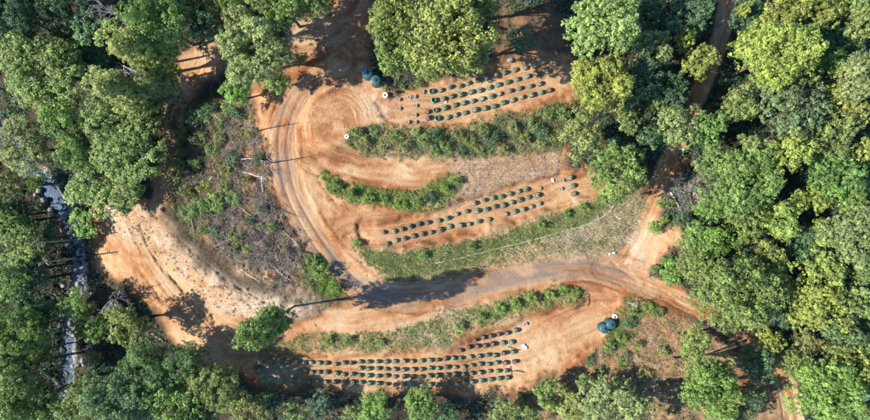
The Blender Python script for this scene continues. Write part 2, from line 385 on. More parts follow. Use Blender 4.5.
def leaf_mat(name, dark=.4, light=1.6, hue=(1.02, 1.0, .82), trans=.30):
    m, nt, bs = mat(name)
    oi = nt.nodes.new("ShaderNodeObjectInfo")
    t = attr(nt, "tint")
    f = ramp(nt, t, [(0, (dark,) * 3), (.5, (1, 1, 1)), (1, (light * hue[0], light * hue[1], light * hue[2]))])
    col = mixc(nt, 1.0, oi.outputs["Color"], f, 'MULTIPLY')
    nt.links.new(col, bs.inputs["Base Color"]); bs.inputs["Roughness"].default_value = .55; bs.inputs["Specular IOR Level"].default_value = .3
    tr = nt.nodes.new("ShaderNodeBsdfTranslucent"); nt.links.new(mixc(nt, 1.0, col, (1.05, 1.2, .65), 'MULTIPLY'), tr.inputs[0])
    mx = nt.nodes.new("ShaderNodeMixShader"); mx.inputs[0].default_value = trans
    out = nt.nodes["Material Output"]
    nt.links.new(bs.outputs[0], mx.inputs[1]); nt.links.new(tr.outputs[0], mx.inputs[2]); nt.links.new(mx.outputs[0], out.inputs[0])
    return m
M_LEAF = leaf_mat("leaves")
M_STRAW = leaf_mat("dry_grass", .6, 1.3, (1, 1, 1), .15)

def simple(name, col, rough=.8, var=.3, scale=6, spec=.3, objcol=False, bump=0.0):
    m, nt, bs = mat(name)
    tc = nt.nodes.new("ShaderNodeTexCoord")
    n = noise(nt, scale, 5, .6, tc.outputs["Object"])
    lo = tuple(x * (1 - var) for x in col); hi = tuple(min(x * (1 + var), .95) for x in col)
    c = ramp(nt, n, [(.3, lo), (.7, hi)])
    if objcol:
        oi = nt.nodes.new("ShaderNodeObjectInfo"); c = mixc(nt, 1.0, c, oi.outputs["Color"], 'MULTIPLY')
    nt.links.new(c, bs.inputs["Base Color"]); bs.inputs["Roughness"].default_value = rough; bs.inputs["Specular IOR Level"].default_value = spec
    if bump:
        b = node(nt, "ShaderNodeBump"); b.inputs["Strength"].default_value = bump; b.inputs["Distance"].default_value = .05
        nt.links.new(n, b.inputs["Height"]); nt.links.new(b.outputs[0], bs.inputs["Normal"])
    return m
M_BARK = simple("bark", (.11, .08, .06), .9, .4, 3, .1)
M_DEAD = simple("weathered_wood", (.36, .32, .29), .9, .35, 3, .1)
M_TWIG = simple("dead_twigs", (.235, .20, .18), .95, .75, .9, .1)
M_POT = simple("green_fabric", (.095, .155, .115), .85, .25, 5, .2, True)
M_POTG = simple("bright_green_fabric", (.06, .30, .17), .8, .2, 5, .2)
M_POTD = simple("dark_fabric", (.055, .050, .055), .85, .25, 5, .2)
M_SOIL = simple("grey_mulch", (.19, .20, .165), .95, .35, 7, .1, True, .7)
M_SOILB = simple("brown_soil", (.20, .145, .13), .95, .35, 7, .1, False, .7)
M_TANKB = simple("blue_polyethylene", (.018, .068, .092), .5, .3, 2, .4)
M_TANKG = simple("green_polyethylene", (.018, .066, .066), .5, .3, 2, .4)
M_BLACK = simple("black_plastic", (.02, .021, .024), .5, .3, 4, .4)
M_WHITE = simple("white_plastic", (.62, .61, .58), .5, .22, 4, .4)
M_PIPE = simple("white_pipe", (.50, .45, .39), .5, .25, 4, .3)
M_GREYB = simple("grey_plastic", (.36, .38, .40), .6, .25, 4, .3)
M_TARP = simple("blue_tarpaulin", (.05, .22, .50), .4, .2, 3, .4)
M_ROCK = simple("stone", (.22, .21, .20), .9, .35, 2, .2, False, .5)
M_CLOD = simple("clay_clods", (.34, .22, .14), .95, .35, .6, .1)

M_WATER, nt, bs = mat("creek_water")
wn_ = noise(nt, 1.4, 4, .6)
wc = ramp(nt, wn_, [(.38, (.006, .036, .080)), (.60, (.014, .062, .118)), (.80, (.07, .13, .18))])
nt.links.new(wc, bs.inputs["Base Color"]); bs.inputs["Roughness"].default_value = .25
b_ = node(nt, "ShaderNodeBump"); b_.inputs["Strength"].default_value = .2; b_.inputs["Distance"].default_value = .15
nt.links.new(noise(nt, 3.5, 3), b_.inputs["Height"]); nt.links.new(b_.outputs[0], bs.inputs["Normal"])

# ------------------------------------------------------------------ mesh helpers
def new_mesh(name, verts, faces, material, tint=None, smooth=False):
    """faces: int array (n, k) all of one size"""
    me = bpy.data.meshes.new(name)
    verts = np.asarray(verts, np.float32); faces = np.asarray(faces, np.int32)
    n, k = faces.shape
    me.vertices.add(len(verts)); me.vertices.foreach_set("co", verts.ravel())
    me.loops.add(n * k); me.loops.foreach_set("vertex_index", faces.ravel())
    me.polygons.add(n); me.polygons.foreach_set("loop_start", np.arange(0, n * k, k, dtype=np.int32))
    if smooth: me.polygons.foreach_set("use_smooth", np.ones(n, bool))
    me.update(calc_edges=True)
    if tint is not None:
        a = me.attributes.new("tint", 'FLOAT', 'FACE'); a.data.foreach_set("value", np.asarray(tint, np.float32))
    me.materials.append(material)
    return me

def pymesh(name, verts, faces, material, smooth=False):
    me = bpy.data.meshes.new(name); me.from_pydata([tuple(v) for v in verts], [], faces); me.update()
    if smooth:
        for p in me.polygons: p.use_smooth = True
    me.materials.append(material); return me

def obj(name, me, parent=None, at=(0, 0, 0), rz=0.0, sc=(1, 1, 1)):
    o = bpy.data.objects.new(name, me); COL.objects.link(o)
    o.parent = parent; o.location = at; o.rotation_euler = (0, 0, rz); o.scale = sc
    return o

def tag(o, label=None, cat=None, group=None, kind=None):
    if label: o["label"] = label
    if cat: o["category"] = cat
    if group: o["group"] = group
    if kind: o["kind"] = kind
    return o

ORD = "zeroth first second third fourth fifth sixth seventh eighth ninth tenth eleventh twelfth thirteenth fourteenth fifteenth sixteenth seventeenth eighteenth nineteenth twentieth".split()
def ordinal(n):
    if n == 40: return 'fortieth'
    if n > 40: return 'forty-' + ORD[n - 40]
    if n <= 20: return ORD[n]
    if n == 30: return "thirtieth"
    if n < 30: return "twenty-" + ORD[n - 20]
    return "thirty-" + ORD[n - 30]

def norm(v): return v / (np.linalg.norm(v, axis=-1, keepdims=True) + 1e-9)

def cards(c, n, size, asp=.62):
    N = len(c); t = norm(np.cross(n, rng.normal(size=(N, 3)))); b = np.cross(norm(n), t)
    s = np.asarray(size).reshape(-1, 1) * .5 * np.ones((N, 1))
    V = np.stack([c + t * s, c + b * s * asp, c - t * s, c - b * s * asp], 1).reshape(-1, 3)
    return V, np.arange(4 * N).reshape(-1, 4)

def blades(base, height, width, lean=.5):
    """grass blades: one triangle each"""
    N = len(base); a = rng.random(N) * 2 * pi
    d = np.stack([np.cos(a), np.sin(a), np.zeros(N)], 1); q = np.stack([-np.sin(a), np.cos(a), np.zeros(N)], 1)
    h = np.asarray(height).reshape(-1, 1); w = np.asarray(width).reshape(-1, 1)
    tip = base + np.array([0, 0, 1.0]) * h + q * h * (rng.normal(size=(N, 1)) * lean)
    V = np.stack([base - d * w, base + d * w, tip], 1).reshape(-1, 3)
    return V, np.arange(3 * N).reshape(-1, 3)

def tubes(p0, p1, r0, r1, k=4):
    p0 = np.asarray(p0, float); p1 = np.asarray(p1, float); N = len(p0)
    d = norm(p1 - p0); ref = np.where(np.abs(d[:, 2:3]) > .9, np.array([[1.0, 0, 0]]), np.array([[0, 0, 1.0]]))
    t = norm(np.cross(d, ref)); b = np.cross(d, t)
    r0 = np.asarray(r0).reshape(-1, 1) * np.ones((N, 1)); r1 = np.asarray(r1).reshape(-1, 1) * np.ones((N, 1))
    rings = []
    for p, r in ((p0, r0), (p1, r1)):
        for i in range(k):
            a = 2 * pi * i / k; rings.append(p + (t * cos(a) + b * sin(a)) * r)
    V = np.stack(rings, 1).reshape(-1, 3)
    base = np.arange(N)[:, None] * 2 * k
    F = np.concatenate([np.stack([base[:, 0] + i, base[:, 0] + (i + 1) % k, base[:, 0] + k + (i + 1) % k, base[:, 0] + k + i], 1) for i in range(k)])
    return V, F

def lathe(profile, k=24, close_top=True, rmod=None):
    V = []; F = []
    for (r, z) in profile:
        for i in range(k):
            a = 2 * pi * i / k; rr = r * (rmod(a, z) if rmod else 1); V.append((rr * cos(a), rr * sin(a), z))
    for j in range(len(profile) - 1):
        for i in range(k): F.append((j * k + i, j * k + (i + 1) % k, (j + 1) * k + (i + 1) % k, (j + 1) * k + i))
    if close_top: F.append(tuple(range((len(profile) - 1) * k, len(profile) * k)))
    return V, F

# ------------------------------------------------------------------ ground, roads, terraces, creek: one seamless sheet cut by region
kfac = S * (1 - np.clip(HF, -20, 20) / CAMZ)
VX = (FX - CX) * kfac; VY = (CY - FY) * kfac
allv = np.stack([VX, VY, HF], -1).reshape(-1, 3)
nr, nc = FX.shape
idx = np.arange(nr * nc).reshape(nr, nc)
quads = np.stack([idx[:-1, :-1], idx[1:, :-1], idx[1:, 1:], idx[:-1, 1:]], -1).reshape(-1, 4)
def fc(M): return M[:-1, :-1].ravel()
reg = np.zeros(len(quads), int)
reg[fc(bed) > .5] = 7
reg[fc(mask(T_UP, 1)) > .5] = 4; reg[fc(mask(T_MID, 1)) > .5] = 5; reg[fc(mask(T_LOW, 1)) > .5] = 6
reg[fc(rd_tl) > .5] = 3; reg[fc(rd_low) > .5] = 3; reg[fc(np.maximum(rd_north, rd_spur)) > .5] = 2; reg[fc(rd_main) > .5] = 1
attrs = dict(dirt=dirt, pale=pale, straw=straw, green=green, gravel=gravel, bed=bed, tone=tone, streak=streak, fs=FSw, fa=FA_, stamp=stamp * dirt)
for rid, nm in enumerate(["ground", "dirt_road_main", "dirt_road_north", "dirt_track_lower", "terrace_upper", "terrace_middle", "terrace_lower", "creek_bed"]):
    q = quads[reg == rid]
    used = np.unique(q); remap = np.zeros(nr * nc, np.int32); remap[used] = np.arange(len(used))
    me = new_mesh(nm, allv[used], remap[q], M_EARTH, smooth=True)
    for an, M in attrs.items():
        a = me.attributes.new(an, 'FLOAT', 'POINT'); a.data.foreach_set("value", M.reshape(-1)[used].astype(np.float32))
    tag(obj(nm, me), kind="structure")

cl = smooth_line(CREEK, 6)
cl = cl[cl[:, 1] < 432]
wv = []; wf = []
for i, p in enumerate(cl):
    t = cl[min(i + 1, len(cl) - 1)][:2] - cl[max(i - 1, 0)][:2]; t /= np.hypot(*t); nn = np.array([-t[1], t[0]])
    w = 11.5 if p[1] < 215 else 5.6
    for s_ in np.linspace(-1, 1, 9):
        q = p[:2] + nn * w * s_; z = p[2] - .38 + (0 if p[1] < 215 else -.05)
        k = S * (1 - z / CAMZ); wv.append(((q[0] - CX) * k, (CY - q[1]) * k, z))
for i in range(len(cl) - 1):
    for j in range(8): wf.append((i * 9 + j, (i + 1) * 9 + j, (i + 1) * 9 + j + 1, i * 9 + j + 1))
tag(obj("water", pymesh("water", wv, wf, M_WATER, True)), kind="structure")

# ------------------------------------------------------------------ tree prototypes
def limb_mesh(name, segs, material, k=6):
    V, F = tubes([s[0] for s in segs], [s[1] for s in segs], [s[2] for s in segs], [s[3] for s in segs], k)
    return new_mesh(name, V, F, material, smooth=True)

def broadleaf(R, h, n_lobe, clump_r, per_clump, leaf, seed, crown_lo=.38, dens=1.0, taper=0.0):
    global rng
    rng = np.random.default_rng(seed)
    cz = h * (1 + crown_lo) / 2; hz_ = h * (1 - crown_lo) / 2
    az0 = rng.random(4) * 2 * pi
    def outline(a): return 1 + .13 * np.sin(2 * a + az0[0]) + .10 * np.sin(3 * a + az0[1]) + .07 * np.sin(5 * a + az0[2])
    lobes = []
    for i in range(n_lobe):
        f = (i + .5) / n_lobe; ph = i * 2.39996 + rng.normal() * .35
        el = -.35 + 1.3 * rng.random()
        rr = (.40 + .42 * rng.random())
        d = np.array([cos(ph) * cos(el), sin(ph) * cos(el), sin(el)])
        o = outline(ph) * (1 - taper * (.5 + .5 * d[2] * rr / .82))
        if taper: d[2] = rng.uniform(-1, 1.15); o = outline(ph) * (1 - taper * (.5 + .5 * d[2])); d[:2] = (cos(ph), sin(ph)); rr = .82 * rng.uniform(.55, 1)
        c = np.array([d[0] * R * rr * o, d[1] * R * rr * o, cz + d[2] * hz_ * rr * 1.05])
        lobes.append((c, R * rng.uniform(.24, .38) * (1 if not taper else (1.25 - .5 * taper * (.5 + .5 * d[2])))))
    C = []; Nn = []; Sz = []; Ti = []
    for c, lr in lobes:
        m = max(4, int(dens * 3.5 * (lr / clump_r) ** 2))
        d = norm(rng.normal(size=(m, 3)) + np.array([0, 0, .45]))
        cc = c + d * lr * rng.uniform(.72, 1.08, (m, 1)) * np.array([1, 1, .85])
        lobetint = rng.normal() * .10
        for q, dd in zip(cc, d):
            np_ = int(per_clump * rng.uniform(.6, 1.3)); cr = clump_r * rng.uniform(.55, 1.1)
            v = norm(rng.normal(size=(np_, 3)) + dd * .5) * (rng.random((np_, 1)) ** .45) * cr
            v[:, 2] *= .75
            C.append(q + v); Nn.append(norm(v) * .8 + dd * .5 + np.array([0, 0, .5]) + rng.normal(size=(np_, 3)) * .55)
            Sz.append(leaf * rng.uniform(.6, 1.35, np_)); Ti.append(np.clip(.48 + lobetint + rng.normal() * .19 + rng.normal(size=np_) * .13, 0, 1))
    V, F = cards(np.concatenate(C), np.concatenate(Nn), np.concatenate(Sz))
    crown = new_mesh("crown", V, F, M_LEAF, np.concatenate(Ti))
    tr = .30 + .012 * R if R > 4 else .045 * R + .09
    z1 = h * crown_lo; segs = []
    bend = rng.normal(size=2) * .03 * h
    p = np.array([0, 0, -1.2]); prev = p
    for j, z in enumerate(np.linspace(0, h * .62, 5)):
        q = np.array([bend[0] * z / h, bend[1] * z / h, z]); segs.append((prev, q, tr * (1.25 - .18 * j), tr * (1.25 - .18 * (j + 1)))); prev = q
    for c, lr in lobes:
        zs = h * rng.uniform(crown_lo * .7, .58); s0 = np.array([bend[0] * zs / h, bend[1] * zs / h, zs]); mid = (s0 + c) / 2 + np.array([0, 0, .06 * h])
        segs.append((s0, mid, tr * .42, tr * .28)); segs.append((mid, c, tr * .28, tr * .1))
    return dict(trunk=limb_mesh("trunk", segs, M_BARK), crown=crown, R=R, h=h, hc=cz)

def conifer(R, h, n_wh, per, leaf, seed, lo=.16):
    global rng
    rng = np.random.default_rng(seed)
    C = []; Nn = []; Sz = []; Ti = []; segs = []
    for w in range(n_wh):
        f = w / (n_wh - 1); z = h * (lo + (1 - lo) * f); L = R * (1 - f) ** .75 * rng.uniform(.85, 1.1) + .25
        nb = 7 if f < .8 else 5
        for b in range(nb):
            a = rng.random() * 2 * pi; Lb = L * rng.uniform(.7, 1.12)
            m = max(5, int(per * Lb / R)); s = rng.random(m) ** .7
            dirv = np.array([cos(a), sin(a), 0]); side = np.array([-sin(a), cos(a), 0])
            zz = z - .16 * Lb * s ** 1.6 + .10 * Lb * s + rng.normal(size=m) * .10
            wd = .20 * Lb * np.sin(np.clip(s, .08, 1) * pi * .9) + .1
            c = dirv * (s * Lb)[:, None] + side * (rng.normal(size=m) * wd * .7)[:, None]; c[:, 2] = zz
            C.append(c); Nn.append(np.array([0, 0, 1.0]) + dirv * .3 + rng.normal(size=(m, 3)) * .45)
            Sz.append(leaf * rng.uniform(.7, 1.3, m)); Ti.append(np.clip(.35 + .35 * s + rng.normal() * .10 + rng.normal(size=m) * .12, 0, 1))
            segs.append((np.array([0, 0, z]), dirv * Lb * .9 + np.array([0, 0, z - .05 * Lb]), .05, .015))
    V, F = cards(np.concatenate(C), np.concatenate(Nn), np.concatenate(Sz), .5)
    crown = new_mesh("crown", V, F, M_LEAF, np.concatenate(Ti))
    tr = .014 * h
    for j in range(5): segs.append((np.array([0, 0, h * (j / 5) - (1 if j == 0 else 0)]), np.array([0, 0, h * (j + 1) / 5]), tr * (1 - j / 5) + .03, tr * (1 - (j + 1) / 5) + .03))
    return dict(trunk=limb_mesh("trunk", segs, M_BARK, 5), crown=crown, R=R, h=h, hc=h * .55)

def dead_tree(R, h, n, seed, material):
    """leafless: trunk with limbs and a fan of grey twigs"""
    global rng
    rng = np.random.default_rng(seed)
    segs = []; tw = []
    tr = .02 * h
    for j in range(4): segs.append((np.array([0, 0, h * j * .2 - (.8 if j == 0 else 0)]), np.array([0, 0, h * (j + 1) * .2]), tr * (1.1 - .2 * j), tr * (.9 - .2 * j)))
    def grow(p, d, L, r, lev):
        q = p + d * L; (segs if lev < 2 else tw).append((p, q, r, r * .55))
        if lev < 4:
            for _ in range(3):
                dd = norm(d + rng.normal(size=3) * .55 + np.array([0, 0, .05])); grow(p + d * L * rng.uniform(.45, 1), dd, L * rng.uniform(.5, .75), r * .55, lev + 1)
    for i in range(n):
        a = rng.random() * 2 * pi; e = rng.uniform(.0, .9); grow(np.array([0, 0, h * rng.uniform(.35, .8)]), np.array([cos(a) * cos(e), sin(a) * cos(e), sin(e)]), R * rng.uniform(.35, .55), tr * .4, 0)
    return dict(trunk=limb_mesh("trunk", segs, material, 5), crown=limb_mesh("twigs", tw, material, 3), R=R, h=h, hc=h * .7)

PROTO = {
    'L': [broadleaf(8, 18, nl, cr, pc, lf, 100 + i, .38, dn) for i, (nl, cr, pc, lf, dn) in enumerate([(34, .85, 26, .42, 1), (46, .70, 22, .34, .8), (26, 1.05, 30, .46, 1.1), (40, .78, 24, .38, .75), (22, .9, 26, .40, .95)])],
    'M': [broadleaf(5, 13, nl, cr, pc, lf, 120 + i, cl_, dn) for i, (nl, cr, pc, lf, cl_, dn) in enumerate([(22, .70, 24, .38, .38, 1), (30, .55, 22, .30, .30, .8), (16, .85, 28, .42, .42, 1), (26, .62, 20, .34, .34, .7), (20, .75, 24, .36, .25, .9), (34, .5, 20, .28, .36, .75)])],
    'S': [broadleaf(3, 9, 14, .52, 20, .32, 140 + i, .3) for i in range(3)],
    'H': [broadleaf(1.6, 2.2, 14, .26, 15, .17, 160 + i, .02, .8) for i in range(4)],
    'P': [broadleaf(3.8, 25, 60, .6, 26, .32, 180, .30, 1.1, .25)],
    'W': [dead_tree(2.0, 2.2, 10, 230 + i, M_TWIG) for i in range(3)],
    'C': [broadleaf(3.4, 25, 70, .45, 24, .24, 200 + i, .15, 1.0, .55) for i in range(3)],
    'K': [conifer(3.0, 15, 24, 34, .38, 210 + i) for i in range(2)],
    'D': [dead_tree(4.5, 11, 9, 220 + i, M_DEAD) for i in range(2)],
}
rng = np.random.default_rng(11)

COLS = {
    'yg': ((.265, .320, .085), "yellow-green"), 'gr': ((.185, .268, .085), "mid-green"), 'bg': ((.188, .285, .075), "bright green"),
    'bl': ((.150, .230, .098), "blue-green"), 'ol': ((.225, .272, .092), "olive green"), 'pa': ((.245, .288, .125), "pale grey-green"), 'dk': ((.088, .160, .080), "dark green"),
    'dd': ((1, 1, 1), "bare grey"),
}
ZONES = {
    'A': "in the photo's top left corner", 'B': "beside the blue creek pool", 'C': "along the top edge above the brush",
    'D': "above the upper planter rows", 'E': "between the upper planters and forest road", 'F': "along the top right edge",
    'G': "in the right forest's upper band", 'H': "in the right forest's middle band", 'I': "in the right forest right of the junction",
    'J': "in the right forest below the junction", 'K': "in the bottom right corner", 'L': "below the lower water tanks",
    'M': "below the lower planter rows", 'N': "left of the lower planters at the bottom", 'O': "along the left edge below the pool",
    'Q': "between the creek bed and dirt track",
}
# zone, proto class, colour, crown centre x, y, crown radius (all photograph pixels), optional height in m
TREES = [
 ('A','L','dk',14,14,30),('A','M','dk',58,6,24),('A','L','gr',44,68,46,14),('A','M','dk',88,30,26,10),('A','M','dk',4,52,20),('A','M','dk',96,62,20,7),
 ('A','C','yg',138,50,24,27),('A','C','ol',118,88,22,22),('A','D','dd',114,14,26,12),('A','D','dd',124,66,20,8),('A','C','ol',158,82,16,17),('A','M','dk',70,40,20,8),
 ('B','M','gr',62,118,26),('B','L','pa',24,146,32,12),('B','L','gr',120,122,42,11),('B','L','gr',102,182,36,9),('B','M','gr',142,160,26,9),('B','S','bg',83,224,17,5),('B','S','ol',38,182,8),('B','M','pa',5,186,16,9),('B','M','gr',75,150,20),('B','S','gr',122,203,15,5),
 ('C','L','gr',160,22,34,20),('C','M','ol',198,8,24),('C','M','dk',210,30,22),('C','L','pa',258,52,36,17),('C','M','pa',244,24,22,16),('C','M','bg',236,92,18,9),('C','M','gr',286,8,24,15),('C','M','gr',318,-4,20,14),('C','S','gr',278,82,14,6),('C','M','bg',232,4,16),('C','S','ol',300,60,10,6),  # smaller pale crown added for its shade on the bare soil
 ('D','L','yg',452,36,46,24),('D','M','ol',478,-8,26,22),('D','M','bg',396,52,27,13),('D','M','yg',394,14,26,15),('D','S','yg',428,66,16,11),('D','M','dk',520,40,16,5),  # olive crown at the top edge added to shade the clearing
 ('E','L','pa',604,26,38,19),('E','L','yg',600,86,32,17),('E','M','ol',582,134,24,10),('E','M','bg',616,172,29,13),('E','M','pa',652,48,22),('E','M','yg',698,62,17),('E','S','yg',684,40,13),('E','M','pa',680,126,22),('E','M','dk',640,82,26,13),('E','M','dk',668,92,20,13),('E','M','dk',690,14,26,10),('E','S','yg',655,102,10,12),('E','S','ol',628,122,14),('E','M','dk',648,12,18,8),('E','S','dk',636,105,14,7),('E','S','dk',650,135,16,10),
 ('F','M','yg',786,10,24),('F','M','yg',822,8,22),('F','M','ol',862,22,22),('F','M','gr',846,2,18),('F','M','dk',746,10,22,9),('F','S','yg',740,12,8,12),('F','M','dk',820,38,24,9),
 ('G','L','yg',774,56,42,20),('G','M','bl',792,108,34,16),('G','M','gr',738,106,20),('G','M','gr',706,128,22,13),('G','M','bg',828,66,18),('G','L','pa',856,76,28),('G','S','yg',836,98,18),('G','M','dk',848,46,20,9),('G','S','yg',854,116,16),('G','M','dk',812,86,18,8),
 ('H','M','yg',786,152,27,17),('H','L','gr',742,182,40),('H','M','gr',830,136,24),('H','M','bg',832,174,27),('H','S','yg',864,152,15),('H','M','pa',756,150,18),('H','S','yg',816,198,16),('H','M','dk',862,180,20,10),('H','M','gr',712,162,20,12),('H','S','yg',796,202,12),('H','M','dk',806,168,18,8),('H','M','gr',852,204,18),
 ('I','M','bg',742,222,24),('I','M','yg',778,220,22),('I','M','gr',712,206,20),('I','M','gr',698,238,18,10),('I','M','pa',852,234,32),('I','S','dk',684,222,12,6),('I','M','bg',716,238,18),('I','S','yg',820,226,12),('I','M','dk',808,246,22,9),('I','M','gr',690,262,16,8),('I','S','ol',704,258,14,8),('I','D','dd',706,250,18,7),
 ('J','L','gr',734,290,46,19),('J','M','ol',768,262,24),('J','M','yg',822,268,26),('J','M','yg',816,304,30),('J','M','gr',864,268,18),('J','M','ol',854,300,22),('J','M','gr',778,286,20),('J','M','dk',790,310,22,9),('J','M','bl',838,328,24),('J','S','ol',806,342,16,8),('J','S','yg',768,340,14),('J','S','bg',672,272,14,7),
 ('K','L','bg',824,388,36,17),('K','M','yg',846,360,24),('K','M','gr',866,338,16),('K','M','dk',756,362,20,11),('K','L','bg',706,378,32,20),('K','M','gr',694,342,17,11),('K','S','bg',730,392,12),('K','M','dk',752,396,13,9),('K','M','yg',862,376,18),('K','M','dk',742,412,18,7),('K','M','gr',794,362,16,10),('K','M','gr',846,414,20),('K','S','bg',720,412,16),
 ('L','M','pa',606,402,27,8),('L','M','ol',570,406,20,7),('L','S','bg',547,392,15,8),('L','M','pa',502,416,17,7),('L','S','pa',636,412,18),('L','S','ol',584,382,10,5),('L','S','gr',530,416,12,7),
 ('M','M','bg',420,406,19,8),('M','M','bg',374,408,20,8),('M','S','ol',352,414,12,7),('M','S','pa',294,412,13,8),('M','M','ol',248,408,22,11),('M','S','dk',320,404,16,6),('M','S','dk',270,400,14,6),('M','S','dk',448,418,16,7),
 ('N','L','ol',218,386,27,12),('N','M','bg',174,402,29,15),('N','L','bl',150,368,28,15),('N','L','bl',120,396,33,18),('N','M','gr',88,402,24),('N','L','bl',186,362,22,13),('N','M','dk',200,412,20),('N','M','gr',62,414,20),
 ('O','M','gr',22,246,27,9),('O','M','gr',4,222,22,10),('O','M','gr',8,284,22,11),('O','L','gr',22,330,28,18),('O','L','gr',12,374,32,18),('O','M','dk',34,312,21,12),('O','M','ol',40,398,24,14),('O','M','dk',32,270,20,8),('O','M','gr',40,352,14,9),('O','M','dk',18,214,16,8),('O','M','gr',8,410,24,16),('O','S','dk',48,238,13,6),
 ('Q','M','bg',82,306,19,11),('Q','S','bg',98,330,15,9),('Q','M','ol',128,324,23,12),('Q','S','bg',80,328,11,7),('Q','S','pa',95,356,10,6),('Q','D','dd',112,300,20,8),
]
def size_word(r): return "large" if r >= 30 else ("medium" if r >= 18 else "small")
KW = {'L': "broadleaf tree", 'M': "broadleaf tree", 'S': "broadleaf tree", 'C': "conifer", 'K': "conifer", 'D': "leafless tree", 'P': "round-crowned tree"}

def place_tree(kind, colour, cx, cy, r, h=None, name=None):
    if cx > 700 and kind in 'LM': r *= .95
    protos = PROTO[kind]; pr = protos[int(rng.integers(len(protos)))]
    R = r * S * .9
    if h is None: h = 8.5 + 1.25 * R
    bx, by = cx, cy
    for _ in range(4):
        zg = float(hz(bx, by)); zc = zg + pr['hc'] / pr['h'] * h
        k = S * (1 - zc / CAMZ); x = (cx - CX) * k; y = (CY - cy) * k
        kg = S * (1 - zg / CAMZ); bx = x / kg + CX; by = CY - y / kg
    R = r * k
    nm = name or {'C': "conifer_tree", 'K': "conifer_tree", 'D': "bare_tree", 'H': "shrub"}.get(kind, "broadleaf_tree")
    e = obj(nm, None, None, (x, y, zg), rng.random() * 2 * pi, (R / pr['R'] * rng.uniform(.94, 1.06), R / pr['R'] * rng.uniform(.94, 1.06), h / pr['h']))
    base = np.array(COLS[colour][0])
    cvar = np.clip(base * (1 + rng.normal(size=3) * .05) * rng.uniform(.88, 1.12) * (1.2 if kind == 'C' else 1), .02, 1)
    for part in ("trunk", "crown"):
        pn = {'trunk': 'trunk', 'crown': 'twigs' if kind in 'DW' else ('foliage' if kind == 'H' else 'crown')}[part]
        if kind == 'H' and part == 'trunk': pn = 'stem'
        o = obj(pn, pr[part], e); o.color = (*cvar, 1)
    return e

byz = {}
for t in TREES: byz.setdefault(t[0], []).append(t)
for z, lst in byz.items():
    lst = sorted(lst, key=lambda t: t[3])
    for i, t in enumerate(lst):
        e = place_tree(t[1], t[2], t[3], t[4], t[5], t[6] if len(t) > 6 else None)
        nth = ordinal(i + 1) + " from left"
        tag(e, f"{size_word(t[5])} {COLS[t[2]][1]} {KW[t[1]]} {ZONES[z]}, {nth}", "tree", "trees " + ZONES[z])
e = place_tree('P', 'gr', 267, 325, 17.5, 29)
tag(e, "lone round dark green tree casting its shadow across the road below the dirt loop", "tree")

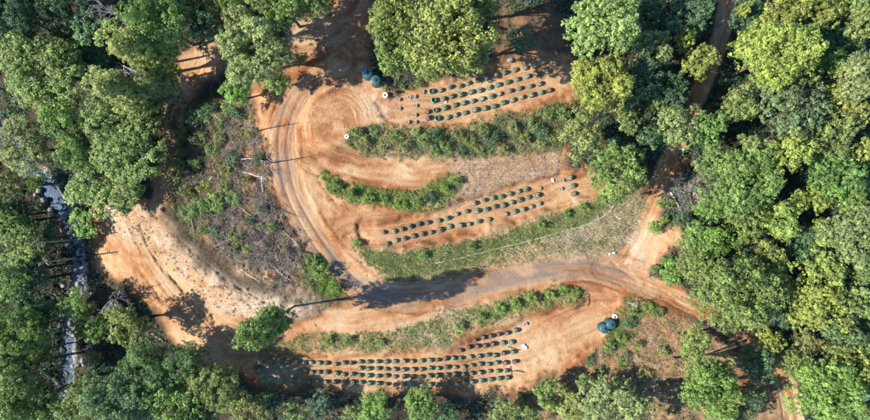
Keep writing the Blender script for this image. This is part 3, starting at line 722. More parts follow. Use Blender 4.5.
# ------------------------------------------------------------------ shrubs that stand out singly
SHRUB_ZONES = {'a': ("on the green bank below the turning loop", 'B2'), 'b': "along the bank under the upper planters", 'c': "among the grey brush left of the road", 'd': "on the bank above the lower planters",
               'e': "beside the lower water tanks", 'f': "beside the road junction", 'g': "along the grassy bank below the middle planters", 'h': "on the scrubby slope right of the lower planters"}
SHRUBS = [('b','yg',356,132,8),('b','ol',364,142,7),('b','pa',384,146,7),('b','pa',404,146,8),('b','gr',424,140,8),('b','gr',446,146,8),('b','gr',470,142,8),('b','dk',492,138,9),('b','pa',512,128,9),('b','pa',532,124,9),('b','gr',548,116,9),('b','gr',562,114,8),('b','ol',556,136,8),('b','ol',374,134,6),('b','gr',394,136,7),('b','pa',414,134,7),('b','dk',436,136,7),('b','ol',456,136,7),('b','pa',480,148,7),('b','gr',482,130,7),('b','ol',502,146,7),('b','gr',522,138,8),('b','dk',540,130,8),('b','pa',538,142,7),('b','dk',460,150,6),('b','gr',436,150,6),('b','bg',384,86,4),('b','bg',404,84,4),('b','bg',418,84,4),
 ('a','bg',336,186,7),('a','bg',352,194,7),('a','bg',368,198,7),('a','bg',384,201,7),('a','bg',400,203,7),('a','bg',416,204,7),('a','dk',430,198,7),('a','bg',444,186,6),('a','bg',454,180,6),
 ('c','bg',322,274,11),('c','bg',314,262,8),('c','bg',334,288,9),('c','bg',248,247,5),('c','yg',206,190,8),('c','bg',214,202,9),('c','gr',218,122,9),('c','dk',200,116,9),('c','ol',184,130,7),('c','gr',176,176,8),('c','ol',232,236,5),('c','gr',190,212,7),('c','ol',200,140,8),('c','gr',212,150,8),('c','ol',226,168,7),('c','gr',196,164,8),('c','dk',236,112,8),('c','ol',244,180,6),('c','ol',262,226,5),('c','gr',222,208,7),('c','ol',204,228,6),('c','ol',236,250,5),('c','gr',182,152,7),('c','ol',250,132,6),('c','yg',286,250,5),('c','dk',208,112,9),('c','gr',222,140,9),('c','dk',232,158,8),('c','ol',186,190,8),('c','gr',200,206,9),('c','dk',214,232,7),('c','gr',236,200,7),('c','ol',224,186,7),('c','dk',256,160,7),('c','dk',262,206,6),('c','gr',272,226,6),('c','dk',250,224,6),('c','gr',240,240,6),('c','dk',268,246,6),('c','ol',180,166,8),
 ('d','bg',330,340,5),('d','bg',350,338,5),('d','gr',378,342,5),('d','gr',460,326,6),('d','bg',484,316,6),('d','bg',500,308,6),('d','bg',516,304,6),('d','bg',532,298,7),('d','bg',548,296,6),('d','bg',562,294,6),('d','bg',576,291,6),
 ('e','bg',620,338,8),('e','dk',628,322,7),('e','bg',632,308,6),('e','bg',648,306,7),('e','bg',660,314,6),('e','gr',610,350,7),('e','ol',636,340,6),
 ('f','bg',655,228,7),('f','bg',664,218,7),('f','bg',660,206,6),('f','gr',656,270,6),('f','bg',668,262,7),('f','bg',676,280,6),('f','gr',672,205,6),
 ('g','bg',356,244,4),('g','gr',424,252,5),('g','gr',470,246,5),('g','bg',540,224,5),('g','bg',566,214,6),('g','bg',586,208,6),('g','gr',604,198,6),
 ('h','gr',600,370,7),('h','gr',622,362,8),('h','ol',644,372,8),('h','dk',590,360,7),('h','ol',664,352,7),('h','gr',566,386,6),('h','ol',520,402,8),('h','dk',556,408,8)]
bys = {}
for s_ in SHRUBS: bys.setdefault(s_[0], []).append(s_)
for z, lst in bys.items():
    ph = SHRUB_ZONES[z]; ph = ph[0] if isinstance(ph, tuple) else ph
    for i, (zz, c_, x, y, r) in enumerate(sorted(lst, key=lambda t: t[2])):
        if z == 'c' and x < 300: r *= 1.15
        e = place_tree('H', c_, x + rng.normal() * 1.2, y + rng.normal() * 1.5, r * rng.uniform(.75, 1.2), .5 + r * S * rng.uniform(.6, 1.2))
        tag(e, f"{COLS[c_][1]} shrub {ph}, {ordinal(i + 1)} from the left", "shrub", "shrubs " + ph)

BARE = [(196,150),(210,164),(224,150),(238,126),(250,148),(258,172),(232,176),(246,196),(262,196),(216,220),(230,220),(244,226),(258,214),(270,216),(268,236),(282,240),(254,242),(242,262),(256,262),(270,258),(286,262),(296,276),(280,284),(264,280),(226,250),(222,138),(208,130),(250,110),(684,206),(692,210),(600,362),(632,354),(580,378),(652,340)]
for i, (x, y) in enumerate(sorted(BARE)):
    e = place_tree('W', 'dd', x + rng.normal() * 2, y + rng.normal() * 2, rng.uniform(7, 12), rng.uniform(1.8, 3.6), "leafless_bush")
    wh = "in the dead brush left of the road" if x < 300 else ("on the slope below the lower tanks" if x < 670 else "in the slash beside the north road")
    k = sum(1 for b in sorted(BARE)[:i] if (b[0] < 300) == (x < 300) and (b[0] < 670) == (x < 670)) + 1
    tag(e, f"tangled leafless grey bush {wh}, {ordinal(k)} from the left", "bush", "leafless grey bushes")

# ------------------------------------------------------------------ ground cover nobody could count
def pts_in(poly, n, warp=True):
    xs = [p[0] for p in poly]; ys = [p[1] for p in poly]
    out = np.zeros((0, 2))
    while len(out) < n:
        q = np.stack([rng.uniform(min(xs), max(xs), n * 2), rng.uniform(min(ys), max(ys), n * 2)], 1)
        w = q + (np.stack([fbm(q[:, 0] / 9, q[:, 1] / 9, 3), fbm(q[:, 0] / 9 + 40, q[:, 1] / 9 + 7, 3)], 1) - .5) * 9
        out = np.concatenate([out, q[inpoly(w[:, 0], w[:, 1], poly)]])
    return out[:n]

def leaf_clumps(name, q, rad, per, leaf, label, colour, cat, flat=.75):
    q = q + rng.normal(size=q.shape) * rng.choice([0.5, 2.0, 5.0], size=(len(q), 1), p=[.62, .28, .10])
    base = P3(q[:, 0], q[:, 1]); n = len(base)
    rr = rng.uniform(rad[0], rad[1], n)
    c = np.repeat(base, per, 0); r = np.repeat(rr, per)[:, None]
    v = norm(rng.normal(size=(n * per, 3))) * rng.random((n * per, 1)) ** .4 * r
    v[:, 2] = np.abs(v[:, 2]) * flat * 1.2
    nrm_ = norm(v) + np.array([0, 0, .6]) + rng.normal(size=v.shape) * .5
    ti = np.clip(np.repeat(rng.normal(.5, .22, n), per) + rng.normal(size=n * per) * .12, 0, 1)
    V, F = cards(c + v, nrm_, leaf * rng.uniform(.6, 1.4, n * per))
    o = obj(name, new_mesh(name, V, F, M_LEAF, ti)); o.color = (*colour, 1)
    return tag(o, label, cat, None, "stuff")

def grass(name, q, hgt, colour, label, w=.035):
    q = q[fbm(q[:, 0] / 6 + len(q), q[:, 1] / 6, 3) + rng.normal(size=len(q)) * .09 > .44]
    q = q + rng.normal(size=q.shape) * 1.2
    base = P3(q[:, 0], q[:, 1], -.03); n = len(base)
    V, F = blades(base, rng.uniform(hgt[0], hgt[1], n), rng.uniform(.6, 1.6, n) * w, .9)
    ti = np.clip(.5 + (fbm(q[:, 0] / 7, q[:, 1] / 7, 3) - .5) * 1.6 + rng.normal(size=n) * .18, 0, 1)
    o = obj(name, new_mesh(name, V, F, M_STRAW, ti)); o.color = (*colour, 1)
    return tag(o, label, "grass", None, "stuff")

leaf_clumps("shrub_cover", pts_in(B1, 900), (.2, .8), 30, .18, "mixed low shrubs covering the bank under the upper planters", (.118, .155, .058), "shrubs", 1.15)
leaf_clumps("shrub_cover", pts_in(B1, 520), (.3, .95), 28, .17, "grey-green brush mixed into the upper bank", (.19, .20, .13), "shrubs", 1.1)
leaf_clumps("shrub_cover", pts_in(B2, 620), (.15, .7), 28, .17, "bright green low growth on the short bank below the turning loop", (.115, .20, .045), "shrubs", 1.1)
leaf_clumps("weed_cover", np.concatenate([pts_in(B4, 620), pts_in([(480, 310), (540, 292), (584, 287), (586, 297), (540, 306), (490, 320)], 260)]), (.2, .55), 24, .17, "green weeds along the bank above the lower planters", (.135, .205, .05), "weeds")
leaf_clumps("weed_cover", pts_in(PALE_SLOPE, 170), (.12, .5), 22, .16, "scattered scrub on the pale slope above the creek", (.14, .155, .07), "weeds")
leaf_clumps("weed_cover", pts_in(B3_GRN, 1500), (.15, .55), 20, .16, "green weeds on the grassy slope crossed by the white pipe", (.140, .190, .065), "weeds")
leaf_clumps("weed_cover", pts_in(B5_GRN, 160), (.3, .8), 36, .20, "bright green weeds at the lower tip of the grey brush", (.09, .18, .025), "weeds")
leaf_clumps("weed_cover", pts_in([(606, 336), (618, 322), (616, 306), (630, 294), (660, 304), (668, 318), (640, 316), (634, 340), (612, 356)], 260), (.25, .8), 28, .18, "green weeds around the lower water tanks", (.12, .185, .05), "weeds")
leaf_clumps("weed_cover", pts_in(B6, 760), (.25, .85), 24, .19, "green weeds over the scrubby slope right of the lower planters", (.125, .175, .06), "weeds")
leaf_clumps("weed_cover", np.concatenate([pts_in(B5, 560), pts_in([(165, 100), (235, 96), (235, 150), (228, 220), (190, 236), (170, 200)], 420)]), (.25, .9), 28, .19, "olive weeds growing through the grey brush", (.11, .12, .05), "weeds")
q = np.stack([rng.uniform(-30, 900, 16000), rng.uniform(-30, 450, 16000)], 1)
ii = np.clip(((q[:, 1] - cy_[0]) / FS).astype(int), 0, len(cy_) - 1) + len(ext); jj = np.clip(((q[:, 0] - cx_[0]) / FS).astype(int), 0, len(cx_) - 1) + len(ext)
keep = (forest[ii, jj] > .75) & (bankrough[ii, jj] < .3) & ~((q[:, 0] > 155) & (q[:, 0] < 350) & (q[:, 1] > 90) & (q[:, 1] < 325)) & (bed[ii, jj] < .1)
leaf_clumps("understory", q[keep][:6500], (.5, 1.7), 26, .36, "shade-tinted undergrowth covering the forest floor between the trees", (.050, .110, .070), "undergrowth")  # leaf colour kept dark teal to carry the shade of the gaps
grass("dry_grass", pts_in(B1, 4500), (.25, .7), (.30, .30, .13), "straw and green grass between the shrubs of the upper bank")
grass("dry_grass", pts_in(B2, 2500), (.2, .6), (.20, .26, .07), "green grass at the edges of the short bank")
grass("dry_grass", pts_in(B3, 26000), (.25, .7), (.36, .31, .16), "straw-coloured grass on the slope crossed by the white pipe")
grass("dry_grass", pts_in(B3_GRN, 26000), (.25, .6), (.15, .215, .06), "green grass on the slope crossed by the white pipe")
grass("dry_grass", pts_in(B3_DRY, 9000), (.2, .5), (.42, .36, .27), "pale dead grass at the right end of the piped slope")
grass("dry_grass", pts_in(B1_DRY, 4500), (.15, .4), (.40, .32, .22), "pale dead grass on the bare slope above the middle planters")
grass("dry_grass", pts_in(B4, 16000), (.2, .55), (.34, .30, .15), "straw grass on the bank above the lower planters")
grass("dry_grass", pts_in(B6, 14000), (.2, .5), (.38, .31, .18), "straw grass on the scrubby slope right of the lower planters")
grass("dry_grass", pts_in(B5, 12000), (.2, .6), (.36, .31, .22), "straw grass among the grey brush")
grass("dry_grass", pts_in(PALE_SLOPE, 5000), (.15, .4), (.45, .37, .24), "sparse straw grass on the pale slope above the creek")

def heaps(poly, n, each, sp):
    c = pts_in(poly, n); return np.repeat(c, each, 0) + rng.normal(size=(n * each, 2)) * np.repeat(rng.uniform(.5, 1.4, (n, 1)), each, 0) * sp

def sticks(name, q, L, r, label, upmax=.35):
    n = len(q); b = P3(q[:, 0], q[:, 1], 0.06); a = rng.random(n) * 2 * pi; e = rng.uniform(0, upmax, n); l = rng.uniform(*L, n)
    tip = b + np.stack([np.cos(a) * np.cos(e), np.sin(a) * np.cos(e), np.sin(e)], 1) * l[:, None]
    rr = rng.uniform(*r, n); V, F = tubes(b, tip, rr, rr * .4, 3)
    return tag(obj(name, new_mesh(name, V, F, M_TWIG)), label, "brush", None, "stuff")
sticks("dead_brush", heaps(B5, 120, 32, 2.8), (.5, 2.8), (.018, .08), "tangled grey dead branches on the slope left of the road", 1.0)
sticks("dead_brush", heaps([(215, 225), (262, 200), (296, 240), (306, 280), (270, 284), (235, 260)], 44, 42, 2.6), (.5, 2.8), (.02, .09), "dense grey slash piled above the pale slope", 1.0)
sticks("dead_brush", pts_in(B6, 1800), (.4, 2.2), (.012, .045), "grey dead twigs scattered on the scrubby slope", .5)
sticks("dead_brush", pts_in([(670, 178), (700, 170), (708, 205), (680, 214), (668, 205)], 500), (.6, 3), (.02, .07), "slash pile beside the north road", .5)
sticks("dead_brush", pts_in(B1_DRY, 1500), (.3, 1.2), (.01, .03), "dry twigs on the bare slope above the middle planters", .4)

def blob(k, r, flat=.7):
    """faceted stone: 14 verts"""
    V = []
    for z, rr, n in ((-.8, .55, 5), (0, 1, 6), (.7, .6, 4)):
        for i in range(n):
            a = 2 * pi * i / n + rng.random() * .5; f = r * rng.uniform(.8, 1.2); V.append((cos(a) * rr * f, sin(a) * rr * f, z * r * flat))
    F = [(0, 1, 6), (0, 6, 5), (1, 7, 6), (1, 2, 7), (2, 8, 7), (2, 3, 8), (3, 9, 8), (3, 4, 9), (4, 10, 9), (4, 0, 10), (0, 5, 10),
         (5, 6, 11), (6, 12, 11), (6, 7, 12), (7, 8, 12), (8, 13, 12), (8, 9, 13), (9, 14, 13), (9, 10, 14), (10, 11, 14), (10, 5, 11), (11, 12, 13), (11, 13, 14)]
    return np.array(V), np.array(F)

leaf_clumps("dead_leaves", np.concatenate([pts_in(B5, 1300), pts_in(B6, 200)]), (.2, .8), 22, .17, "brown dead leaves caught in the cleared brush", (.21, .125, .07), "dead leaves")
leaf_clumps("weed_cover", pts_in([(168, 100), (240, 92), (256, 118), (240, 150), (236, 200), (220, 236), (190, 236), (170, 200)], 500), (.3, 1.0), 30, .20, "dark green growth among the brush left of the loop", (.135, .175, .062), "weeds")
def stones(name, q, r, material, label, cat):
    VV = []; FF = []; off = 0; b = P3(q[:, 0], q[:, 1])
    kinds = [blob(0, 1) for _ in range(8)]
    for p in b:
        V, F = kinds[int(rng.integers(8))]; s_ = r[0] + (r[1] - r[0]) * rng.random() ** 3; a = rng.random() * 6.28
        M = np.array([[cos(a), -sin(a), 0], [sin(a), cos(a), 0], [0, 0, 1]]) * s_
        VV.append(V @ M.T + p); FF.append(F + off); off += len(V)
    return tag(obj(name, new_mesh(name, np.concatenate(VV), np.concatenate(FF), material)), label, cat, None, "stuff")
stones("loose_clods", np.concatenate([pts_in(PALE_SLOPE, 450), pts_in(T_LOW, 120), pts_in(T_TURN, 120), pts_in(TL_DIRT, 120), pts_in(B6, 300), pts_in(B4_DRY, 200)]), (.03, .19), M_CLOD, "clay clods and small stones strewn over the bare soil", "clods")
lq = np.concatenate([pts_in(BIG, 5200), pts_in(TOP_DIRT, 900)])
lq = lq[fbm(lq[:, 0] / 13 + 3, lq[:, 1] / 13 + 77, 3) + rng.normal(size=len(lq)) * .08 > .52]
V, F = cards(P3(lq[:, 0], lq[:, 1], .03), np.array([0, 0, 1.0]) + rng.normal(size=(len(lq), 3)) * .3, rng.uniform(.08, .30, len(lq)))
o = obj("leaf_litter", new_mesh("leaf_litter", V, F, M_STRAW, rng.random(len(lq)))); o.color = (.17, .10, .06, 1)
tag(o, "brown leaf litter and bark bits blown over the bare soil", "litter", None, "stuff")
cq = cl[:, :2][rng.integers(0, len(cl), 1300)] + rng.normal(size=(1300, 2)) * np.array([7.5, 4])
cq = cq[(cq[:, 1] > 214) | (np.abs(linedist(cq[:, 0].astype(np.float32), cq[:, 1].astype(np.float32), cl)[0]) > 8)]
stones("creek_stones", cq[::2], (.08, .8), M_ROCK, "grey stones filling the creek bed", "stones")

# ------------------------------------------------------------------ planter pots
def pot_wall(material, seed):
    r_ = np.random.default_rng(seed); w = r_.random(3) * 6.28
    rm = lambda a, z: 1 + .03 * sin(3 * a + w[0]) + .025 * sin(5 * a + w[1])
    V, F = lathe([(.60, -.06), (.60, .12), (.56, .34), (.50, .52), (.485, .55), (.465, .545), (.455, .50), (.45, .42)], 16, False, rm)
    return pymesh("fabric_wall", V, F, material, True)
def soil_mesh(material, seed):
    r_ = np.random.default_rng(seed); V = []; F = []
    k = 12
    for (r, z) in ((.465, .47), (.34, .51), (.19, .545)):
        for i in range(k): a = 2 * pi * i / k; V.append((r * cos(a), r * sin(a), z + r_.normal() * .018))
    V.append((0, 0, .55))
    for j in range(2):
        for i in range(k): F.append((j * k + i, j * k + (i + 1) % k, (j + 1) * k + (i + 1) % k, (j + 1) * k + i))
    for i in range(k): F.append((2 * k + i, 2 * k + (i + 1) % k, 3 * k))
    return pymesh("soil", V, F, material, False)
def seedling_mesh(seed):
    global rng
    keep_ = rng; rng = np.random.default_rng(seed)
    n = 46; a = rng.random(n) * 2 * pi; z = .5 + .30 * rng.random(n); r = (.24 - .16 * (z - .5) / .30) * np.sqrt(rng.random(n))
    c_ = np.stack([r * np.cos(a), r * np.sin(a), z], 1)
    V, F = cards(c_, np.stack([np.cos(a), np.sin(a), np.full(n, 1.1)], 1) + rng.normal(size=(n, 3)) * .4, rng.uniform(.12, .22, n), .5)
    me = new_mesh("seedling", V, F, M_LEAF, rng.random(n)); rng = keep_
    return me
WALLS = {k: [pot_wall(m, 300 + i) for i in range(3)] for k, m in (('g', M_POT), ('e', M_POTG), ('d', M_POTD))}
SOILS = {'g': [soil_mesh(M_SOIL, 310 + i) for i in range(3)], 'b': [soil_mesh(M_SOILB, 320 + i) for i in range(3)]}
SEED = [seedling_mesh(330 + i) for i in range(4)]

def pot(px, py, kind, label, group, size=1.0, plant=True):
    wall, soil = {'n': ('g', 'g'), 'b': ('d', 'b'), 'e': ('e', None), 't': ('e', 'g')}[kind]
    s_ = size * rng.uniform(.74, .92); px += rng.normal() * .3; py += rng.normal() * .25
    e = obj("planter_pot", None, None, loc(px, py), rng.random() * 6.28, (s_, s_, s_ * rng.uniform(1.25, 1.65)))
    e.rotation_euler[0] = rng.normal() * .05; e.rotation_euler[1] = rng.normal() * .05
    v_ = rng.uniform(.7, 1.3); o = obj("fabric_wall", WALLS[wall][int(rng.integers(3))], e); o.color = (v_ * rng.uniform(.85, 1.3), v_, v_ * rng.uniform(.8, 1.1), 1)
    v_ = rng.uniform(.7, 1.45)
    if soil: o = obj("soil", SOILS[soil][int(rng.integers(3))], e); o.color = (v_ * rng.uniform(.95, 1.15), v_, v_ * rng.uniform(.8, 1), 1)
    else: obj("soil", SOILS['b'][0], e, (0, 0, -.28), 0, (.93, .93, 1))
    if plant and kind != 'e':
        sp = rng.uniform(.5, 1.35); p = obj("seedling", SEED[int(rng.integers(4))], e, (rng.uniform(-.05, .05), rng.uniform(-.05, .05), .5 - .5 * sp), 0, (sp, sp, sp)); p.color = (.085, .14, .075, 1)
    return tag(e, label, "planter", group)

ROWS = [
 ("upper terrace", "first", [(432.6,91.5,'e'),(442,90),(450.5,87.6),(461,85.7),(469.5,83),(478.5,80),(488,77.4),(497.4,75.2),(506,72.6),(516,70.2),(526,67.9),(535,65.5),(544,62)]),
 ("upper terrace", "second", [(434.5,100.7,'e'),(444.5,98.8),(453,96.4),(462,94.8),(472,92),(481,90),(490,87),(499,84.5),(508.6,82),(518,79),(528,76.4),(538,74),(548,71.7)]),
 ("upper terrace", "third", [(437,110,'e'),(446.4,107.9),(456,105),(464.8,103.3),(474,101),(483,98.8),(492.6,96.2),(501,93.8),(511,91),(520,88.3),(530.7,86),(540,83.3)]),
 ("upper terrace", "fourth", [(438.6,118,'e'),(448.6,116.7),(457,114.5),(466.4,112.6),(476,110),(485.5,108.3),(494.5,106),(504,102.6),(513.6,100),(522.4,97.6),(532.4,95.2),(541.4,92),(551,90,'b')]),
 ("middle terrace", "first", [(475.5,202.4),(485,200),(493.8,197.6),(502.6,195.7),(511,193.6),(519,191.2),(527,189.3)]),
 ("middle terrace", "second", [(384.5,232),(395,231),(403,229),(412,226.7),(420.5,224),(429,222.4),(440,220.5),(448.6,217.6),(458,214),(467,211.7),(478.2,210.7),(487.4,208.8),(496,206.4),(504.5,204.5),(513,202),(521,199.5),(529.8,197),(538.3,194.8)]),
 ("middle terrace", "third", [(388.6,243.3),(397,240),(405.5,238),(414.8,235.7),(422.6,234),(432,231.7),(441,229.3),(450.5,226.4),(461,224.8),(470,223.6),(479.5,221.2),(490,218.6),(507,213.8),(515,211),(523.8,209),(532.6,206.4),(540.7,203.3)]),
 ("lower terrace", "first", [(475.7,339,'b'),(484.3,337.2,'b'),(492.4,335.3,'b'),(500.3,333.6,'b'),(508.9,332,'b'),(516.8,329.7)]),
 ("lower terrace", "second", [(461.8,349.6,'b'),(470.3,346.8,'b'),(478.3,345.8,'b'),(486.4,344.7,'b'),(494.5,343.2,'b'),(503.5,342.6),(512,341.5)]),
 ("lower terrace", "third", [(262,361.5,'t'),(271,361.5,'t'),(280,361.4,'t'),(288.8,361.4,'t'),(297.4,361),(306,361.8),(312.8,361.6),(320.3,362),(327.8,362.5),(337.4,363),(345,362.7),(352.8,362.7),(362,361.2),(369.5,361.4),(379.2,361.2),(387.7,361),(396,360.7),(405,360.7),(413.5,360.5),(422.5,360.5),(431,360),(439,359.5),(447.4,358.2),(455,357.5),(462.8,357),(471.4,356.3),(480.4,355),(489,354.5),(496.6,354),(505.6,352.8,'b'),(513.8,351.8)]),
 ("lower terrace", "fourth", [(362,367.6),(370,367.8),(379,368),(387.7,368),(396.2,368.7),(405,369),(414,369),(423,368.5),(431.8,367.8),(439.7,367.4),(447.8,367),(456,366.8),(464.5,366),(473,364.8),(481.7,363.8),(490,363.5),(498,362.7),(506.7,361.8,'b'),(516,360.8,'b')]),
 ("lower terrace", "fifth", [(261,370.4,'t'),(270,370.4,'t'),(279,370.4,'t'),(288,370.4,'t'),(296.7,370.4,'t'),(306.4,370.6),(313.4,371.2),(320.7,371.2),(327.8,372),(337.4,373),(345,373.6),(353.5,373.6),(361.4,374.8),(370.6,375.2),(379.2,375.7),(387.7,375.7),(396.4,376),(405,376),(414,376),(422.8,376),(430.7,375.3),(439.3,375),(447.8,374.2),(456.4,373.8),(465,373.6),(473,372.5),(481.7,372),(490.2,371.2),(498.8,370.2),(507.3,369.7)]),
 ("lower terrace", "sixth", [(265,379.6,'t'),(274,379.6,'t'),(283,379.6,'t'),(292,379.6,'t'),(301,379.8,'t'),(310.7,380.2),(318.8,380.5),(327.4,380.9),(336.4,381.5),(345.4,381.5),(354,381.3),(363,381.6),(371,382.6),(379.2,383.2),(387.7,383.7),(396.4,384),(405,384),(414,384),(423,384.7),(431.8,384.3),(439.7,383.9),(448.9,383.5),(457.5,382.8),(466,382.4),(474,381),(483,380),(491.8,379.2),(500.3,378),(508.5,377)]),
]
KINDW = {'n': "green fabric planter", 'b': "dark brown planter", 'e': "empty bright green planter", 't': "teal green planter"}
for terr, rown, row in ROWS:
    for i, t in enumerate(row):
        k = t[2] if len(t) > 2 else 'n'
        pot(t[0] - 1.5, t[1] + .4, k, f"{KINDW[k]}, {ordinal(i + 1)} from left in the {terr}'s {rown} row from the top", f"planters on the {terr}")
for i, (x, y, k, lab) in enumerate([(569.5, 178, 'n', "top green planter of the loose three at the middle terrace's right end"), (571.4, 185.7, 'n', "second green planter of the loose three at the middle terrace's right end"),
                                 (573.6, 193.8, 'n', "lowest green planter of the loose three at the middle terrace's right end"), (428, 112, 'b', "upper of two dark planters left of the empty green planters"), (428.6, 118.6, 'b', "lower of two dark planters left of the empty green planters")]):
    pot(x, y, k, lab, "loose planters")

# ------------------------------------------------------------------ water tanks
def tank(px, py, R, h, material, label):
    e = obj("water_tank", None, None, loc(px, py))
    prof = [(R, -.3)]
    for j in range(13):
        z = h * j / 12; prof += [(R * (1.0 if j % 2 else .975), z)]
    V, F = lathe(prof, 40, False); obj("body", pymesh("body", V, F, material, True), e)
    k = 40; V = []; F = []; rings = [(1.0, 0), (.93, .10), (.75, .20), (.5, .29), (.25, .34), (.1, .35)]
    for r, z in rings:
        for i in range(k):
            ridge = .035 * (1 if i % 5 == 0 else 0) * (1 if .2 < r < .95 else 0)
            a = 2 * pi * i / k; V.append((R * r * cos(a), R * r * sin(a), h + z * R * .75 + ridge))
    for j in range(len(rings) - 1):
        for i in range(k): F.append((j * k + i, j * k + (i + 1) % k, (j + 1) * k + (i + 1) % k, (j + 1) * k + i))
    F.append(tuple(range((len(rings) - 1) * k, len(rings) * k)))
    d = obj("dome", pymesh("dome", V, F, material, True), e)
    V, F = lathe([(.24, 0), (.24, .10), (.20, .14), (.05, .15)], 20); obj("hatch_lid", pymesh("hatch_lid", V, F, M_BLACK, True), e, (0, 0, h + .34 * R * .75))
    V, F = lathe([(.05, 0), (.05, .5), (.07, .5), (.07, .6)], 10); o = obj("outlet_pipe", pymesh("outlet_pipe", V, F, M_WHITE), e, (R * .98, 0, .25)); o.rotation_euler = (0, pi / 2, 0)
    return tag(e, label, "water tank", "round plastic water tanks")
tank(368.5, 75.5, 1.0, 2.0, M_TANKB, "dark blue round water tank, upper left of the pair beside the upper planters")
tank(376.5, 83.0, 1.0, 2.0, M_TANKG, "dark green round water tank, lower right of the pair beside the upper planters")
tank(601.5, 326.5, 0.95, 2.1, M_TANKB, "blue-green round water tank, left of the pair above the scrubby slope")
tank(608.2, 322.4, 0.95, 2.1, M_TANKB, "blue-green round water tank, right of the pair beside the white drum")

def drum(px, py, R, h, label, name="white_drum", lidm=None, group="round white drums"):
    e = obj(name, None, None, loc(px, py))
    V, F = lathe([(R, -.1), (R, h * .33), (R * 1.03, h * .36), (R, h * .4), (R, h * .95), (R * .93, h), (R * .42, h * 1.02), (R * .40, h * .80)], 24, False)
    obj("body", pymesh("body", V, F, M_WHITE, True), e)
    V, F = lathe([(R * .41, 0), (R * .38, .02)], 20); obj("opening", pymesh("opening", V, F, lidm or M_BLACK), e, (0, 0, h * .82))  # black disc fills the mouth, its colour standing for the dark inside
    return tag(e, label, "drum", group)
drum(385.6, 95.8, .5, .75, "white drum with a dark opening below the upper water tanks")
drum(614.2, 316.2, .5, .75, "white drum with a dark opening beside the lower water tanks")
drum(347.3, 136.8, .42, .6, "small white drum with a brown top at the upper bank's left end", lidm=M_SOILB)

# ------------------------------------------------------------------ loose gear on the terraces
def small_pot(px, py, label, material=M_GREYB, s_=1.0):
    e = obj("nursery_pot", None, None, loc(px, py), 0, (s_, s_, s_))
    V, F = lathe([(.26, -.03), (.33, .36), (.36, .36), (.36, .42), (.31, .42), (.29, .30)], 14, False)
    obj("pot_wall", pymesh("pot_wall", V, F, material, True), e)
    V, F = lathe([(.30, .30), (.15, .34)], 14); obj("soil", pymesh("soil", V, F, M_SOILB), e)
    return tag(e, label, "pot", "small grey pots by the upper tanks")
for i, (x, y) in enumerate(sorted([(398.6,100),(399,109),(409.5,97.6),(414.3,97),(415.5,106),(414.8,115.5),(422.4,92.4),(407.6,122.6),(415,122.4)])):
    small_pot(x, y, f"small grey pot between the white drum and upper planters, {ordinal(i + 1)} from the left")
for x, y, lab in [(560.5, 189, "small grey pot left of the loose middle terrace planters, lower one"), (562, 180.7, "small grey pot left of the loose middle terrace planters, upper one"), (525.5, 323.8, "small grey pot above the right end of the lower planters")]:
    small_pot(x, y, lab)

def sack(px, py, L, W, rz, material, label, name="sack"):
    """plump tied sack: superellipsoid with pinched ends and creases"""
    L *= .72; W *= .72; V = []; F = []; nu, nv = 14, 9
    r_ = np.random.default_rng(int(px * 7 + py)); ph = r_.random(4) * 6
    for j in range(nv):
        t = -1 + 2 * j / (nv - 1); w = (1 - abs(t) ** 3.0) ** .5 * (1 - .15 * abs(t)) + .12
        for i in range(nu):
            a = 2 * pi * i / nu; cr = 1 + .13 * sin(5 * a + 4 * t + ph[0]) + .14 * sin(3 * a - 6 * t + ph[1]) + r_.normal() * .05
            V.append((t * L * .5, cos(a) * W * .5 * w * cr, W * .30 + sin(a) * W * .30 * w * cr))
    for j in range(nv - 1):
        for i in range(nu): F.append((j * nu + i, j * nu + (i + 1) % nu, (j + 1) * nu + (i + 1) % nu, (j + 1) * nu + i))
    F.append(tuple(range(nu))); F.append(tuple(range((nv - 1) * nu, nv * nu)))
    o = obj(name, pymesh(name, V, F, material, True), None, loc(px, py), rz)
    return tag(o, label, "sack", "sacks and bundles left on the terraces")
sack(523.2, 345.4, 1.3, .8, .5, M_WHITE, "white sack right of the lower planter rows, left one of two")
sack(526, 347.6, 1.1, .7, 1.7, M_WHITE, "white sack right of the lower planter rows, right one of two")
sack(613.5, 252.8, 1.0, .6, .1, M_WHITE, "white sack at the road junction beside the grassy slope, right one")
sack(609.8, 254.0, .8, .5, .5, M_WHITE, "white sack at the road junction beside the grassy slope, left one")
sack(446, 101.8, .8, .5, 1.1, M_WHITE, "small white sack between the second and third upper planter rows")
sack(556, 53, 1.4, .8, 2.2, M_SOIL, "grey sack in shade above the upper terrace's right end")
sack(557.5, 63.5, 1.0, .6, .4, M_SOIL, "grey sack below the shaded one at the upper terrace's right end")
sack(574.5, 75, .9, .6, .2, M_WHITE, "white sack at the far right tip of the upper terrace")
sack(510, 60.5, 1.8, 1.0, .4, M_SOIL, "grey bundle just above the first upper planter row")
sack(543, 177, .7, .5, .7, M_POTD, "small dark bundle at the middle terrace's upper edge")
sack(552.6, 180.0, 1.2, .6, 2.0, M_WHITE, "white bundle near the loose planters on the middle terrace")
sack(540.2, 188.5, 1.0, .8, .3, M_SOIL, "flat grey bundle right of the middle terrace's first row")

